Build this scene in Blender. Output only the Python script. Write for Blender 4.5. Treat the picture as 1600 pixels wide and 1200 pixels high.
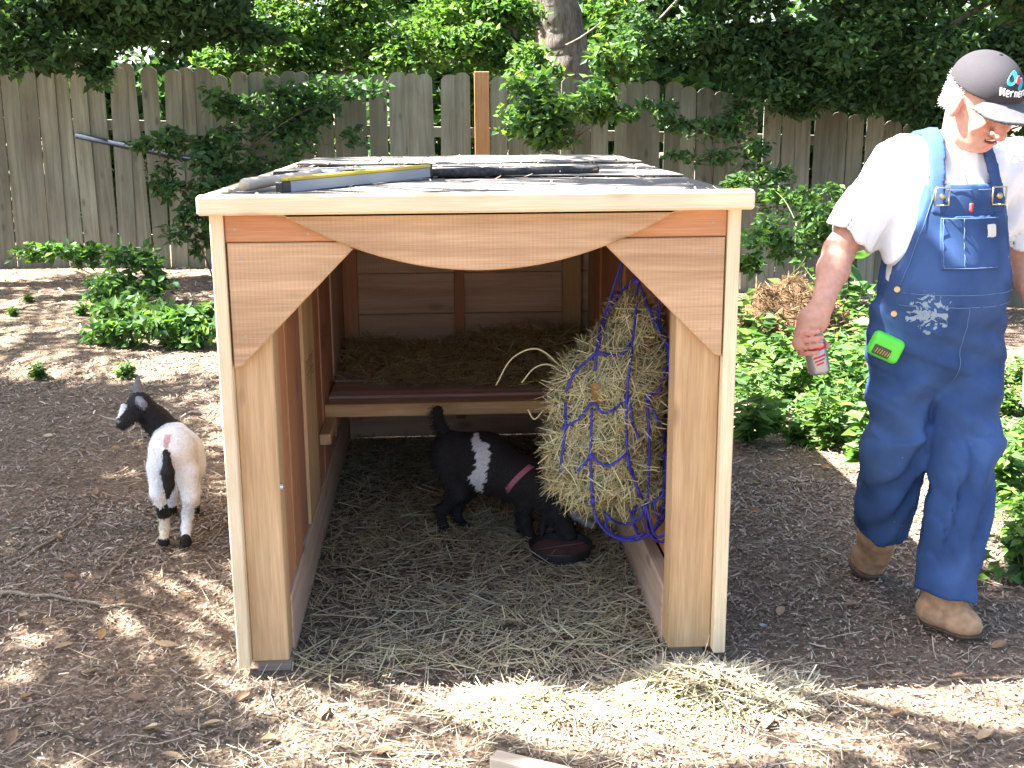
import bpy, bmesh, math
import numpy as np
from mathutils import Matrix, Vector

for _o in list(bpy.data.objects):
    bpy.data.objects.remove(_o)
scene = bpy.context.scene
COL = scene.collection
rng = np.random.default_rng(11)

# ------------------------------------------------------------------ camera
CF, PITCH, ROLL, YAW = 1888.66, 0.235972, -0.006352, 0.05626
CAM = np.array([-0.09104, -3.09434, 1.55])
_f = np.array([math.sin(YAW)*math.cos(PITCH), math.cos(YAW)*math.cos(PITCH), -math.sin(PITCH)])
_r = np.array([math.cos(YAW), -math.sin(YAW), 0.0])
_u = np.cross(_r, _f)
RT = math.cos(ROLL)*_r + math.sin(ROLL)*_u
UP = -math.sin(ROLL)*_r + math.cos(ROLL)*_u
FW = _f
cd = bpy.data.cameras.new('camera')
cd.sensor_width = 36.0
cd.lens = CF/1600.0*36.0
cd.clip_start = 0.05
cd.clip_end = 800.0
cam = bpy.data.objects.new('camera', cd)
COL.objects.link(cam)
cam.matrix_world = Matrix(((RT[0], UP[0], -FW[0], CAM[0]), (RT[1], UP[1], -FW[1], CAM[1]),
                           (RT[2], UP[2], -FW[2], CAM[2]), (0, 0, 0, 1)))
scene.camera = cam

# ------------------------------------------------------------------ sky, sun, exposure
TOSUN = np.array([-0.675, 0.085, 1.0])
TOSUN /= np.linalg.norm(TOSUN)
SUN_EL = math.asin(TOSUN[2])
SUN_ROT = math.atan2(TOSUN[0], TOSUN[1])
w = bpy.data.worlds.new('World')
scene.world = w
w.use_nodes = True
_nt = w.node_tree
_bg = _nt.nodes['Background']
_sky = _nt.nodes.new('ShaderNodeTexSky')
_sky.sky_type = 'NISHITA'
_sky.sun_disc = False
_sky.sun_elevation = SUN_EL
_sky.sun_rotation = SUN_ROT % (2*math.pi)
_sky.air_density = 1.0
_sky.dust_density = 2.5
_sky.ozone_density = 0.6
_nt.links.new(_sky.outputs[0], _bg.inputs[0])
_bg.inputs[1].default_value = 0.055
sd = bpy.data.lights.new('sun', 'SUN')
sd.energy = 5.0
sd.angle = math.radians(0.53)
sd.color = (1.0, 0.96, 0.90)
sun = bpy.data.objects.new('sun', sd)
COL.objects.link(sun)
sun.rotation_euler = Vector(TOSUN).to_track_quat('Z', 'Y').to_euler()
sun.location = (-6, 1, 9)
scene.view_settings.view_transform = 'Standard'
scene.view_settings.look = 'None'
scene.view_settings.gamma = 1.0
scene.view_settings.use_curve_mapping = False
scene.view_settings.exposure = 3.3

# ------------------------------------------------------------------ helpers: pixels, meshes, objects
def ray(u, v):
    return FW + RT*(u-800)/CF - UP*(v-600)/CF
def PY(u, v, Y):
    d = ray(u, v); return CAM + d*((Y-CAM[1])/d[1])
def PZ(u, v, z=0.0):
    d = ray(u, v); return CAM + d*((z-CAM[2])/d[2])
def PX(u, v, X):
    d = ray(u, v); return CAM + d*((X-CAM[0])/d[0])
A = lambda *a: np.array(a, dtype=float)

def nrm(a):
    a = np.asarray(a, float)
    return a/np.maximum(np.linalg.norm(a, axis=-1, keepdims=True), 1e-9)

def wob(x, y, seed=0, oct=5, base=1.0):
    """cheap smooth noise in [-1,1]"""
    r = np.random.default_rng(seed)
    o = 0; amp = 1.0; tot = 0
    for i in range(oct):
        for k in range(3):
            a = r.uniform(0, 2*math.pi); f = base*(1.9**i)*r.uniform(.8, 1.25); ph = r.uniform(0, 6.28)
            o = o + amp*np.sin((np.cos(a)*x+np.sin(a)*y)*f+ph)
        tot += amp*1.8; amp *= .55
    return o/tot

def sstep(a, b, x):
    t = np.clip((x-a)/(b-a), 0, 1); return t*t*(3-2*t)

def gz(x, y):
    """height of the ground"""
    x = np.asarray(x, float); y = np.asarray(y, float)
    far = sstep(2.5, 7.5, y)
    z = -0.07*far*np.clip(x-0.2, -1.0, 8)*0.9 - 0.05*far*sstep(-2, 0, x)
    bump = 0.010*wob(x, y, 3, 4, 2.2) + 0.005*wob(x, y, 5, 3, 14)
    inside = sstep(.85, .6, np.abs(x))*sstep(-.25, .05, y)*sstep(2.7, 2.4, y)
    man = np.exp(-((x-1.38)**2+(y-.35)**2)/.12)
    return z + (bump-0.012)*(1-inside)*(1-man)

def mesh_np(name, V, F, mat=None, col=None, smooth=False):
    me = bpy.data.meshes.new(name)
    V = np.asarray(V, np.float32)
    me.vertices.add(len(V)); me.vertices.foreach_set('co', V.ravel())
    if isinstance(F, (list, tuple)) and len(F) and not np.isscalar(F[0]) and len({len(f) for f in F}) > 1:
        cnt = np.array([len(f) for f in F]); flat = np.concatenate([np.asarray(f) for f in F])
    else:
        F = np.asarray(F); cnt = np.full(len(F), F.shape[1]); flat = F.ravel()
    me.loops.add(len(flat)); me.loops.foreach_set('vertex_index', flat.astype(np.int32))
    me.polygons.add(len(cnt))
    st = np.concatenate([[0], np.cumsum(cnt)[:-1]]).astype(np.int32)
    me.polygons.foreach_set('loop_start', st)
    me.polygons.foreach_set('loop_total', cnt.astype(np.int32))
    me.polygons.foreach_set('use_smooth', np.full(len(cnt), bool(smooth)))
    me.update(calc_edges=True)
    if col is not None:
        ca = me.color_attributes.new('col', 'FLOAT_COLOR', 'POINT')
        c4 = np.ones((len(V), 4), np.float32); c4[:, :3] = col
        ca.data.foreach_set('color', c4.ravel())
    if mat is not None:
        me.materials.append(mat)
    return me

def tag(o, label=None, cat=None, group=None, kind=None):
    if label: o['label'] = label
    if cat: o['category'] = cat
    if group: o['group'] = group
    if kind: o['kind'] = kind
    return o

def obj(name, me, parent=None, loc=None, **kw):
    o = bpy.data.objects.new(name, me)
    COL.objects.link(o)
    if loc is not None: o.location = loc
    if parent is not None: o.parent = parent
    return tag(o, **kw)

def empty(name, loc=(0, 0, 0), rz=0, **kw):
    o = bpy.data.objects.new(name, None)
    o.empty_display_size = .1
    COL.objects.link(o); o.location = loc; o.rotation_euler = (0, 0, rz)
    return tag(o, **kw)

class MB:
    """collects triangles/quads of several shapes that form ONE part"""
    def __init__(s): s.v = []; s.f = []; s.c = []; s.n = 0
    def add(s, V, F, c=None):
        V = np.asarray(V, float); s.v.append(V)
        s.f += [tuple(int(i)+s.n for i in f) for f in F]
        if c is not None: s.c.append(np.tile(np.asarray(c, float), (len(V), 1)) if np.ndim(c) == 1 else c)
        s.n += len(V)
    def mesh(s, name, mat, smooth=False):
        return mesh_np(name, np.concatenate(s.v), s.f, mat, np.concatenate(s.c) if s.c else None, smooth)

def tube(pts, rad, n=8, close=True):
    pts = np.asarray(pts, float); m = len(pts)
    rad = np.broadcast_to(np.asarray(rad, float), (m,))
    t = np.gradient(pts, axis=0); t = nrm(t)
    ref = A(0, 0, 1) if abs(t[0][2]) < .9 else A(1, 0, 0)
    V = []
    a = nrm(np.cross(t[0], ref))
    for i in range(m):
        a = nrm(a - t[i]*np.dot(a, t[i])); b = np.cross(t[i], a)
        ang = np.arange(n)*2*math.pi/n
        V.append(pts[i] + rad[i]*(np.cos(ang)[:, None]*a + np.sin(ang)[:, None]*b))
    V = np.concatenate(V); F = []
    for i in range(m-1):
        for k in range(n):
            F.append((i*n+k, i*n+(k+1) % n, (i+1)*n+(k+1) % n, (i+1)*n+k))
    if close:
        F.append(tuple(range(n-1, -1, -1))); F.append(tuple((m-1)*n+k for k in range(n)))
    return V, F

def spline(pts, n=8):
    """Catmull-Rom"""
    p = np.asarray(pts, float); p = np.vstack([2*p[0]-p[1], p, 2*p[-1]-p[-2]])
    out = []
    for i in range(1, len(p)-2):
        for t in np.linspace(0, 1, n, endpoint=False):
            out.append(.5*((2*p[i])+(-p[i-1]+p[i+1])*t+(2*p[i-1]-5*p[i]+4*p[i+1]-p[i+2])*t*t+(-p[i-1]+3*p[i]-3*p[i+1]+p[i+2])*t**3))
    out.append(p[-2])
    return np.array(out)

def box_mesh(name, dims, mat, bev=.003, seg=1):
    bm = bmesh.new()
    bmesh.ops.create_cube(bm, size=1.0)
    for v in bm.verts:
        v.co = Vector((v.co.x*dims[0], v.co.y*dims[1], v.co.z*dims[2]))
    if bev: bmesh.ops.bevel(bm, geom=bm.edges[:], offset=min(bev, min(dims)*.3), segments=seg, affect='EDGES')
    me = bpy.data.meshes.new(name); bm.to_mesh(me); bm.free()
    me.materials.append(mat)
    return me

AX = {'x': ((1, 0, 0), (0, 1, 0), (0, 0, 1)), 'y': ((0, 1, 0), (-1, 0, 0), (0, 0, 1)), 'z': ((0, 0, 1), (0, 1, 0), (-1, 0, 0))}
def plank(name, lo, hi, mat, parent, grain='z', bev=.003, tilt=(0, 0, 0), **kw):
    """a board filling the box lo..hi, modelled with its length along local X so that the grain follows it"""
    lo = A(*lo); hi = A(*hi); d = hi-lo
    ax = np.array(AX[grain], float)
    dims = np.abs(ax) @ d
    me = box_mesh(name, dims, mat, bev)
    o = obj(name, me, parent, **kw)
    M = Matrix(ax.T.tolist()).to_4x4()
    c = (lo+hi)/2
    T = Matrix.Rotation(tilt[0], 4, 'X') @ Matrix.Rotation(tilt[1], 4, 'Y') @ Matrix.Rotation(tilt[2], 4, 'Z')
    o.matrix_basis = Matrix.Translation(Vector(c)) @ T @ M
    return o

def prism(name, poly, y0, y1, mat, parent, bev=.003):
    """outline in (x,z), thickness y0..y1, grain along x"""
    bm = bmesh.new()
    vs = [bm.verts.new((x, y0, z)) for x, z in poly]
    f = bm.faces.new(vs)
    r = bmesh.ops.extrude_face_region(bm, geom=[f])
    for v in r['geom']:
        if isinstance(v, bmesh.types.BMVert): v.co.y = y1
    bmesh.ops.recalc_face_normals(bm, faces=bm.faces[:])
    if bev:
        ed = [e for e in bm.edges if abs(e.verts[0].co.y-e.verts[1].co.y) < 1e-6]
        bmesh.ops.bevel(bm, geom=ed, offset=bev, segments=1, affect='EDGES')
    me = bpy.data.meshes.new(name); bm.to_mesh(me); bm.free(); me.materials.append(mat)
    return obj(name, me, parent)

# ------------------------------------------------------------------ signed-distance modelling
class Field:
    def __init__(s, lo, hi, h):
        s.lo = A(*lo); s.h = h
        s.n = np.ceil((A(*hi)-s.lo)/h).astype(int)+1
        s.F = np.full(s.n, .12, np.float32)
        s.ax = [(s.lo[i]+h*np.arange(s.n[i])).astype(np.float32) for i in range(3)]
        s.prims = []
    def grid(s, sl=(slice(None),)*3):
        return np.meshgrid(*[s.ax[i][sl[i]] for i in range(3)], indexing='ij', sparse=True)
    def _sl(s, lo, hi):
        r = []
        for i in range(3):
            a = int(np.clip(math.floor((lo[i]-s.lo[i])/s.h), 0, s.n[i]-1)); b = int(np.clip(math.ceil((hi[i]-s.lo[i])/s.h)+1, 1, s.n[i]))
            r.append(slice(a, max(b, a+1)))
        return tuple(r)
    @staticmethod
    def smin(a, b, k):
        if k <= 0: return np.minimum(a, b)
        h = np.clip(.5+.5*(a-b)/k, 0, 1)
        return a*(1-h)+b*h - k*h*(1-h)
    def put(s, fn, lo, hi, k, c=0, sub=False):
        sl = s._sl(lo-.06-k, hi+.06+k)
        X, Y, Z = s.grid(sl)
        d = fn(X, Y, Z)
        if sub: s.F[sl] = -s.smin(-s.F[sl], d, k)
        else: s.F[sl] = s.smin(s.F[sl], d, k)
        s.prims.append((fn, c, sub))
        return s
    def cone(s, a, b, ra, rb, k=.03, c=0, sub=False):
        a = A(*a); b = A(*b); ab = b-a; L2 = max(float(ab@ab), 1e-9)
        def fn(X, Y, Z):
            x, y, z = X-a[0], Y-a[1], Z-a[2]
            t = np.clip((x*ab[0]+y*ab[1]+z*ab[2])/L2, 0, 1)
            return np.sqrt((x-t*ab[0])**2+(y-t*ab[1])**2+(z-t*ab[2])**2)-(ra+(rb-ra)*t)
        m = max(ra, rb)
        return s.put(fn, np.minimum(a, b)-m, np.maximum(a, b)+m, k, c, sub)
    def chain(s, pts, rad, k=.03, c=0):
        for i in range(len(pts)-1): s.cone(pts[i], pts[i+1], rad[i], rad[i+1], k, c)
        return s
    def ell(s, ctr, r, k=.03, c=0, rot=None, sub=False):
        ctr = A(*ctr); r = A(*r); R = np.eye(3) if rot is None else np.array(rot, float)
        def fn(X, Y, Z):
            x, y, z = X-ctr[0], Y-ctr[1], Z-ctr[2]
            q = [R[i][0]*x+R[i][1]*y+R[i][2]*z for i in range(3)]
            k0 = np.sqrt(sum((q[i]/r[i])**2 for i in range(3))); k1 = np.sqrt(sum((q[i]/r[i]**2)**2 for i in range(3)))
            return k0*(k0-1)/np.maximum(k1, 1e-6)
        m = max(r)
        return s.put(fn, ctr-m, ctr+m, k, c, sub)
    def cid(s, V):
        best = np.full(len(V), 9.0); cc = np.zeros(len(V), int)
        X, Y, Z = V[:, 0], V[:, 1], V[:, 2]
        for fn, c, sub in s.prims:
            if sub: continue
            d = fn(X, Y, Z); m = d < best; best[m] = d[m]; cc[m] = c
        return cc
    def nets(s, F=None):
        F = s.F if F is None else F
        S = F < 0
        nx, ny, nz = F.shape
        cnt = np.zeros((nx-1, ny-1, nz-1), np.int8)
        for i in (0, 1):
            for j in (0, 1):
                for k in (0, 1): cnt += S[i:nx-1+i, j:ny-1+j, k:nz-1+k]
        act = (cnt > 0) & (cnt < 8)
        idx = np.full(act.shape, -1, np.int64); ii = np.argwhere(act); idx[act] = np.arange(len(ii))
        acc = np.zeros((len(ii), 3)); num = np.zeros(len(ii))
        C = [(i, j, k) for i in (0, 1) for j in (0, 1) for k in (0, 1)]
        for a in C:
            for b in C:
                if sum(abs(a[t]-b[t]) for t in range(3)) != 1 or a > b: continue
                fa = F[ii[:, 0]+a[0], ii[:, 1]+a[1], ii[:, 2]+a[2]].astype(float); fb = F[ii[:, 0]+b[0], ii[:, 1]+b[1], ii[:, 2]+b[2]].astype(float)
                m = (fa < 0) != (fb < 0)
                t = np.where(m, fa/np.where(m, fa-fb, 1), 0)
                p = np.array(a)+t[:, None]*(np.array(b)-np.array(a))
                acc[m] += p[m]; num[m] += 1
        V = s.lo + s.h*(ii + acc/num[:, None])
        Q = []
        for ax in range(3):
            o = [t for t in range(3) if t != ax]
            sl0 = [slice(None)]*3; sl1 = [slice(None)]*3
            sl0[ax] = slice(0, -1); sl1[ax] = slice(1, None)
            for t in o: sl0[t] = slice(1, -1); sl1[t] = slice(1, -1)
            s0 = S[tuple(sl0)]; s1 = S[tuple(sl1)]
            e = np.argwhere(s0 != s1)
            if not len(e): continue
            flip = s0[tuple(e.T)]
            e = e.copy()
            for t in o: e[:, t] += 1
            def at(du, dv):
                q = e.copy(); q[:, o[0]] += du; q[:, o[1]] += dv
                return idx[tuple(q.T)]
            q = np.stack([at(-1, -1), at(0, -1), at(0, 0), at(-1, 0)], 1)
            if ax == 1: flip = ~flip
            q[~flip] = q[~flip][:, ::-1]
            Q.append(q)
        Q = np.concatenate(Q)
        return V, Q

def vnormals(V, Q):
    n = np.cross(V[Q[:, 2]]-V[Q[:, 0]], V[Q[:, 3]]-V[Q[:, 1]])
    N = np.zeros_like(V)
    for k in range(4): np.add.at(N, Q[:, k], n)
    return nrm(N)

# ------------------------------------------------------------------ materials
def newmat(name):
    m = bpy.data.materials.new(name); m.use_nodes = True
    nt = m.node_tree; b = nt.nodes['Principled BSDF']
    return m, nt, b
def N(nt, t, **kw):
    n = nt.nodes.new(t)
    for k, v in kw.items():
        if k.startswith('i_'):
            key = k[2:]
            n.inputs[int(key) if key.isdigit() else key.replace('_', ' ')].default_value = v
        else: setattr(n, k, v)
    return n
def ramp(nt, fac, stops):
    r = nt.nodes.new('ShaderNodeValToRGB'); e = r.color_ramp.elements
    while len(e) < len(stops): e.new(.5)
    for el, (p, c) in zip(e, stops):
        el.position = p; el.color = (*c, 1) if len(c) == 3 else c
    nt.links.new(fac, r.inputs[0]); return r
def mixc(nt, fac, a, b, mode='MIX'):
    m = nt.nodes.new('ShaderNodeMix'); m.data_type = 'RGBA'; m.blend_type = mode
    for s, v in ((m.inputs[0], fac), (m.inputs[6], a), (m.inputs[7], b)):
        if hasattr(v, 'is_linked') or hasattr(v, 'links'): nt.links.new(v, s)
        else: s.default_value = v if np.isscalar(v) else (*v, 1) if len(v) == 3 else v
    return m.outputs[2]
def mth(nt, op, a, b=None, clamp=False):
    m = nt.nodes.new('ShaderNodeMath'); m.operation = op; m.use_clamp = clamp
    for i, v in enumerate((a, b)):
        if v is None: continue
        if hasattr(v, 'links'): nt.links.new(v, m.inputs[i])
        else: m.inputs[i].default_value = v
    return m.outputs[0]
def bump(nt, b, h, strength=.3, dist=.01):
    n = N(nt, 'ShaderNodeBump', i_Strength=strength, i_Distance=dist)
    nt.links.new(h, n.inputs['Height']); nt.links.new(n.outputs[0], b.inputs['Normal'])
def plain(name, c, rough=.6, metal=0.0, nz=0.0, nscale=30, spec=None):
    m, nt, b = newmat(name)
    b.inputs['Roughness'].default_value = rough; b.inputs['Metallic'].default_value = metal
    if spec is not None: b.inputs['Specular IOR Level'].default_value = spec
    if nz:
        tc = N(nt, 'ShaderNodeTexCoord'); n = N(nt, 'ShaderNodeTexNoise', i_Scale=nscale, i_Detail=5.0)
        nt.links.new(tc.outputs['Object'], n.inputs['Vector'])
        lo = tuple(x*(1-nz) for x in c); hi = tuple(min(1, x*(1+nz)) for x in c)
        r = ramp(nt, n.outputs[0], [(.3, lo), (.7, hi)])
        nt.links.new(r.outputs[0], b.inputs['Base Color']); bump(nt, b, n.outputs[0], .2, .004)
    else: b.inputs['Base Color'].default_value = (*c, 1)
    return m
def attr_mat(name, rough=.8, spec=.2, trans=0.0, nz=0.0, nscale=80.0):
    """colour from the pieces' own colour attribute; thin leaves also let light through"""
    m, nt, b = newmat(name)
    at = N(nt, 'ShaderNodeAttribute', attribute_name='col')
    c = at.outputs['Color']
    if nz:
        tc = N(nt, 'ShaderNodeTexCoord'); n = N(nt, 'ShaderNodeTexNoise', i_Scale=nscale, i_Detail=4.0)
        nt.links.new(tc.outputs['Object'], n.inputs['Vector'])
        r = ramp(nt, n.outputs[0], [(.25, (1-nz,)*3), (.75, (1+nz,)*3)])
        c = mixc(nt, 1.0, c, r.outputs[0], 'MULTIPLY')
    nt.links.new(c, b.inputs['Base Color'])
    b.inputs['Roughness'].default_value = rough; b.inputs['Specular IOR Level'].default_value = spec
    if trans:
        t = N(nt, 'ShaderNodeBsdfTranslucent')
        c2 = mixc(nt, 1.0, c, (1.25, 1.35, .7), 'MULTIPLY')
        nt.links.new(c2, t.inputs[0])
        mx = N(nt, 'ShaderNodeMixShader', i_0=trans)
        nt.links.new(b.outputs[0], mx.inputs[1]); nt.links.new(t.outputs[0], mx.inputs[2])
        nt.links.new(mx.outputs[0], nt.nodes['Material Output'].inputs[0])
    return m
def wood(name, c1, c2, knot=.5, saw=0.0, rough=.7, var=.14, stain=0.0):
    m, nt, b = newmat(name)
    tc = N(nt, 'ShaderNodeTexCoord'); oi = N(nt, 'ShaderNodeObjectInfo')
    off = N(nt, 'ShaderNodeCombineXYZ')
    r50 = mth(nt, 'MULTIPLY', oi.outputs['Random'], 37.0)
    for i in range(3): nt.links.new(r50, off.inputs[i])
    va = N(nt, 'ShaderNodeVectorMath', operation='ADD')
    nt.links.new(tc.outputs['Object'], va.inputs[0]); nt.links.new(off.outputs[0], va.inputs[1])
    def mp(sx, sy):
        q = N(nt, 'ShaderNodeMapping'); q.inputs['Scale'].default_value = (sx, sy, sy)
        nt.links.new(va.outputs[0], q.inputs[0]); return q.outputs[0]
    g = N(nt, 'ShaderNodeTexNoise', i_Scale=1.0, i_Detail=7.0, i_Roughness=.62, i_Distortion=.55); nt.links.new(mp(1.3, 24), g.inputs['Vector'])
    fine = N(nt, 'ShaderNodeTexNoise', i_Scale=1.0, i_Detail=3.0); nt.links.new(mp(9, 300), fine.inputs['Vector'])
    blot = N(nt, 'ShaderNodeTexNoise', i_Scale=1.0, i_Detail=3.0); nt.links.new(mp(2.5, 5), blot.inputs['Vector'])
    c = ramp(nt, g.outputs[0], [(.32, c1), (.52, tuple((p+q)/2 for p, q in zip(c1, c2))), (.7, c2)]).outputs[0]
    c = mixc(nt, .35, c, ramp(nt, fine.outputs[0], [(.3, (.55, .5, .45)), (.7, (1.15, 1.12, 1.1))]).outputs[0], 'MULTIPLY')
    c = mixc(nt, .55, c, ramp(nt, blot.outputs[0], [(.3, (.8, .74, .68)), (.7, (1.1, 1.1, 1.1))]).outputs[0], 'MULTIPLY')
    h = g.outputs[0]
    if knot:
        vo = N(nt, 'ShaderNodeTexVoronoi', i_Scale=1.0); nt.links.new(mp(3.2, 7.5), vo.inputs['Vector'])
        kf = ramp(nt, vo.outputs['Distance'], [(.06, (1, 1, 1)), (.17, (0, 0, 0))]).outputs[0]
        c = mixc(nt, mth(nt, 'MULTIPLY', kf, knot), c, tuple(x*.33 for x in c1))
    if saw:
        wv = N(nt, 'ShaderNodeTexWave', i_Scale=1.0, i_Distortion=1.5, i_Detail=2.0); wv.bands_direction = 'X'
        nt.links.new(mp(28, 1), wv.inputs['Vector'])
        c = mixc(nt, saw, c, ramp(nt, wv.outputs[0], [(.2, (.8, .78, .75)), (.8, (1.1, 1.1, 1.1))]).outputs[0], 'MULTIPLY')
    if stain:
        sn = N(nt, 'ShaderNodeTexNoise', i_Scale=1.0, i_Detail=5.0); nt.links.new(mp(1.6, 1.9), sn.inputs['Vector'])
        c = mixc(nt, mth(nt, 'MULTIPLY', ramp(nt, sn.outputs[0], [(.45, (0, 0, 0)), (.7, (1, 1, 1))]).outputs[0], stain), c, (.09, .075, .05))
    hs = N(nt, 'ShaderNodeHueSaturation')
    nt.links.new(mth(nt, 'ADD', mth(nt, 'MULTIPLY', oi.outputs['Random'], 2*var), 1-var), hs.inputs['Value'])
    nt.links.new(c, hs.inputs['Color'])
    nt.links.new(hs.outputs[0], b.inputs['Base Color'])
    b.inputs['Roughness'].default_value = rough; b.inputs['Specular IOR Level'].default_value = .25
    hh = mth(nt, 'ADD', h, mth(nt, 'MULTIPLY', fine.outputs[0], .6))
    bump(nt, b, hh, .25, .003)
    return m

M = {}
M['cedar'] = wood('cedar', (.38, .242, .138), (.60, .412, .25), .7, saw=.25)
M['cedar_smooth'] = wood('cedar_smooth', (.43, .26, .13), (.63, .42, .23), .7)
M['fir_orange'] = wood('fir_orange', (.44, .2, .10), (.6, .32, .165), .5)
M['fir_pale'] = wood('fir_pale', (.46, .30, .155), (.66, .47, .27), .75)
M['fir_red'] = wood('fir_red', (.40, .19, .115), (.54, .28, .175), .4)
M['pine_trim'] = wood('pine_trim', (.74, .61, .40), (.86, .75, .54), .35, var=.04)
M['shelf_wood'] = wood('shelf_wood', (.42, .30, .26), (.58, .44, .38), .3)
M['back_wood'] = wood('back_wood', (.46, .33, .24), (.64, .49, .38), .5, saw=.3)
M['grey_block'] = wood('grey_block', (.2, .17, .14), (.3, .26, .22), .2)
M['fence_grey'] = wood('fence_grey', (.15, .158, .122), (.275, .28, .225), .6, var=.3, stain=.4, rough=.9)
M['fence_new'] = wood('fence_new', (.46, .235, .11), (.6, .34, .17), .3)
M['offcut'] = wood('offcut', (.5, .4, .3), (.68, .58, .46), .1)
M['leaf'] = attr_mat('leaf', .55, .25, .40)
M['deadleaf'] = attr_mat('deadleaf', .8, .2, .15)
M['straw'] = attr_mat('straw', .6, .3, .12)
M['litter'] = attr_mat('litter', .85, .15)
M['fur'] = attr_mat('fur', .75, .2, nz=.12, nscale=120)
M['skin'] = attr_mat('skin', .65, .22, nz=.14, nscale=70)
M['black_rubber'] = plain('black_rubber', (.02, .02, .022), .55, 0, .3)
M['steel'] = plain('steel', (.55, .56, .58), .35, .9)
M['brass'] = plain('brass', (.5, .42, .25), .35, .9)
M['black_plastic'] = plain('black_plastic', (.018, .018, .02), .4)
M['blue_cord'] = plain('blue_cord', (.028, .026, .25), .6, 0, .25, 200)
M['bark'] = None

def bark_mat(name, c1, c2, s=1.0):
    m, nt, b = newmat(name)
    tc = N(nt, 'ShaderNodeTexCoord'); q = N(nt, 'ShaderNodeMapping'); q.inputs['Scale'].default_value = (14*s, 14*s, 3*s)
    nt.links.new(tc.outputs['Object'], q.inputs[0])
    n = N(nt, 'ShaderNodeTexNoise', i_Scale=1.0, i_Detail=8.0, i_Roughness=.7, i_Distortion=.8); nt.links.new(q.outputs[0], n.inputs['Vector'])
    nt.links.new(ramp(nt, n.outputs[0], [(.35, c1), (.65, c2)]).outputs[0], b.inputs['Base Color'])
    b.inputs['Roughness'].default_value = .95; bump(nt, b, n.outputs[0], .9, .04)
    return m
M['bark'] = bark_mat('bark', (.09, .075, .06), (.30, .26, .22))
M['twig'] = bark_mat('twig', (.1, .075, .05), (.2, .15, .1), 3)
M['pale_twig'] = bark_mat('pale_twig', (.36, .28, .19), (.55, .45, .32), 3)
M['stem'] = plain('stem', (.12, .15, .05), .6, 0, .3)

def ground_mat():
    m, nt, b = newmat('ground_litter_soil')
    tc = N(nt, 'ShaderNodeTexCoord')
    n1 = N(nt, 'ShaderNodeTexNoise', i_Scale=2.3, i_Detail=6.0, i_Roughness=.65); n2 = N(nt, 'ShaderNodeTexNoise', i_Scale=42.0, i_Detail=7.0, i_Roughness=.75, i_Distortion=1.2)
    vo = N(nt, 'ShaderNodeTexVoronoi', i_Scale=65.0)
    for n in (n1, n2, vo): nt.links.new(tc.outputs['Object'], n.inputs['Vector'])
    c = ramp(nt, n2.outputs[0], [(.28, (.10, .079, .062)), (.5, (.215, .170, .132)), (.72, (.34, .275, .215))]).outputs[0]
    c = mixc(nt, .7, c, ramp(nt, vo.outputs['Color'], [(.2, (.6, .55, .5)), (.8, (1.35, 1.25, 1.15))]).outputs[0], 'MULTIPLY')
    c = mixc(nt, .6, c, ramp(nt, n1.outputs[0], [(.3, (.7, .7, .68)), (.7, (1.2, 1.15, 1.1))]).outputs[0], 'MULTIPLY')
    nt.links.new(c, b.inputs['Base Color']); b.inputs['Roughness'].default_value = .95; b.inputs['Specular IOR Level'].default_value = .1
    bump(nt, b, mth(nt, 'ADD', n2.outputs[0], vo.outputs['Distance']), .9, .02)
    return m
M['ground'] = ground_mat()

# ------------------------------------------------------------------ the ground
def axis(lo, hi, step, far, g=1.18):
    a = list(np.arange(lo, hi+1e-6, step)); d = step; x = hi
    while x < far: d *= g; x += d; a.append(x)
    d = step; x = lo; left = []
    while x > -far: d *= g; x -= d; left.append(x)
    return np.array(left[::-1]+a)
gx = axis(-3.0, 3.4, .03, 120); gy = axis(-1.2, 5.0, .03, 160)
GX, GY = np.meshgrid(gx, gy, indexing='ij')
GZ = gz(GX, GY)
nx, ny = GX.shape
ii = np.arange(nx*ny).reshape(nx, ny)
Q = np.stack([ii[:-1, :-1], ii[1:, :-1], ii[1:, 1:], ii[:-1, 1:]], -1).reshape(-1, 4)
obj('ground', mesh_np('ground', np.stack([GX, GY, GZ], -1).reshape(-1, 3), Q, M['ground'], smooth=True), kind='structure')

# ------------------------------------------------------------------ strips and flakes (straw, litter)
def ribbons(c, d, nv, L, W, bend, col):
    """thin bent blades: centre, direction, normal, length, width, sag"""
    n = len(c); d = nrm(d); s = nrm(np.cross(d, nv)); nv = np.cross(s, d)
    L = L[:, None]; W = W[:, None]; bd = bend[:, None]
    P = [c-d*L/2-nv*bd*L, c, c+d*L/2-nv*bd*L]
    V = np.stack([P[0]-s*W/2, P[0]+s*W/2, P[1]-s*W/2, P[1]+s*W/2, P[2]-s*W/4, P[2]+s*W/4], 1).reshape(-1, 3)
    b = (np.arange(n)*6)[:, None]
    F = np.concatenate([b+[0, 1, 3, 2], b+[2, 3, 5, 4]], 0)
    return V, F, np.repeat(col, 6, 0)
def rdir(n, tilt=.25):
    a = rng.uniform(0, 2*math.pi, n)
    return nrm(np.stack([np.cos(a), np.sin(a), rng.normal(0, tilt, n)], 1))
def mixcol(n, cols, jit=.15):
    cols = np.array(cols); k = rng.integers(0, len(cols), n)
    return np.clip(cols[k]*(1+rng.normal(0, jit, (n, 1)))*(1+rng.normal(0, .04, (n, 3))), .004, .95)
STRAW = [(.46, .39, .24), (.54, .46, .29), (.38, .32, .20), (.48, .39, .25), (.36, .33, .19)]
PALE = [(.60, .52, .37), (.54, .45, .31), (.46, .38, .26), (.66, .60, .45), (.40, .34, .22)]
HAY = [(.40, .37, .19), (.46, .42, .24), (.33, .30, .15), (.44, .37, .22), (.52, .47, .30)]
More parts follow.
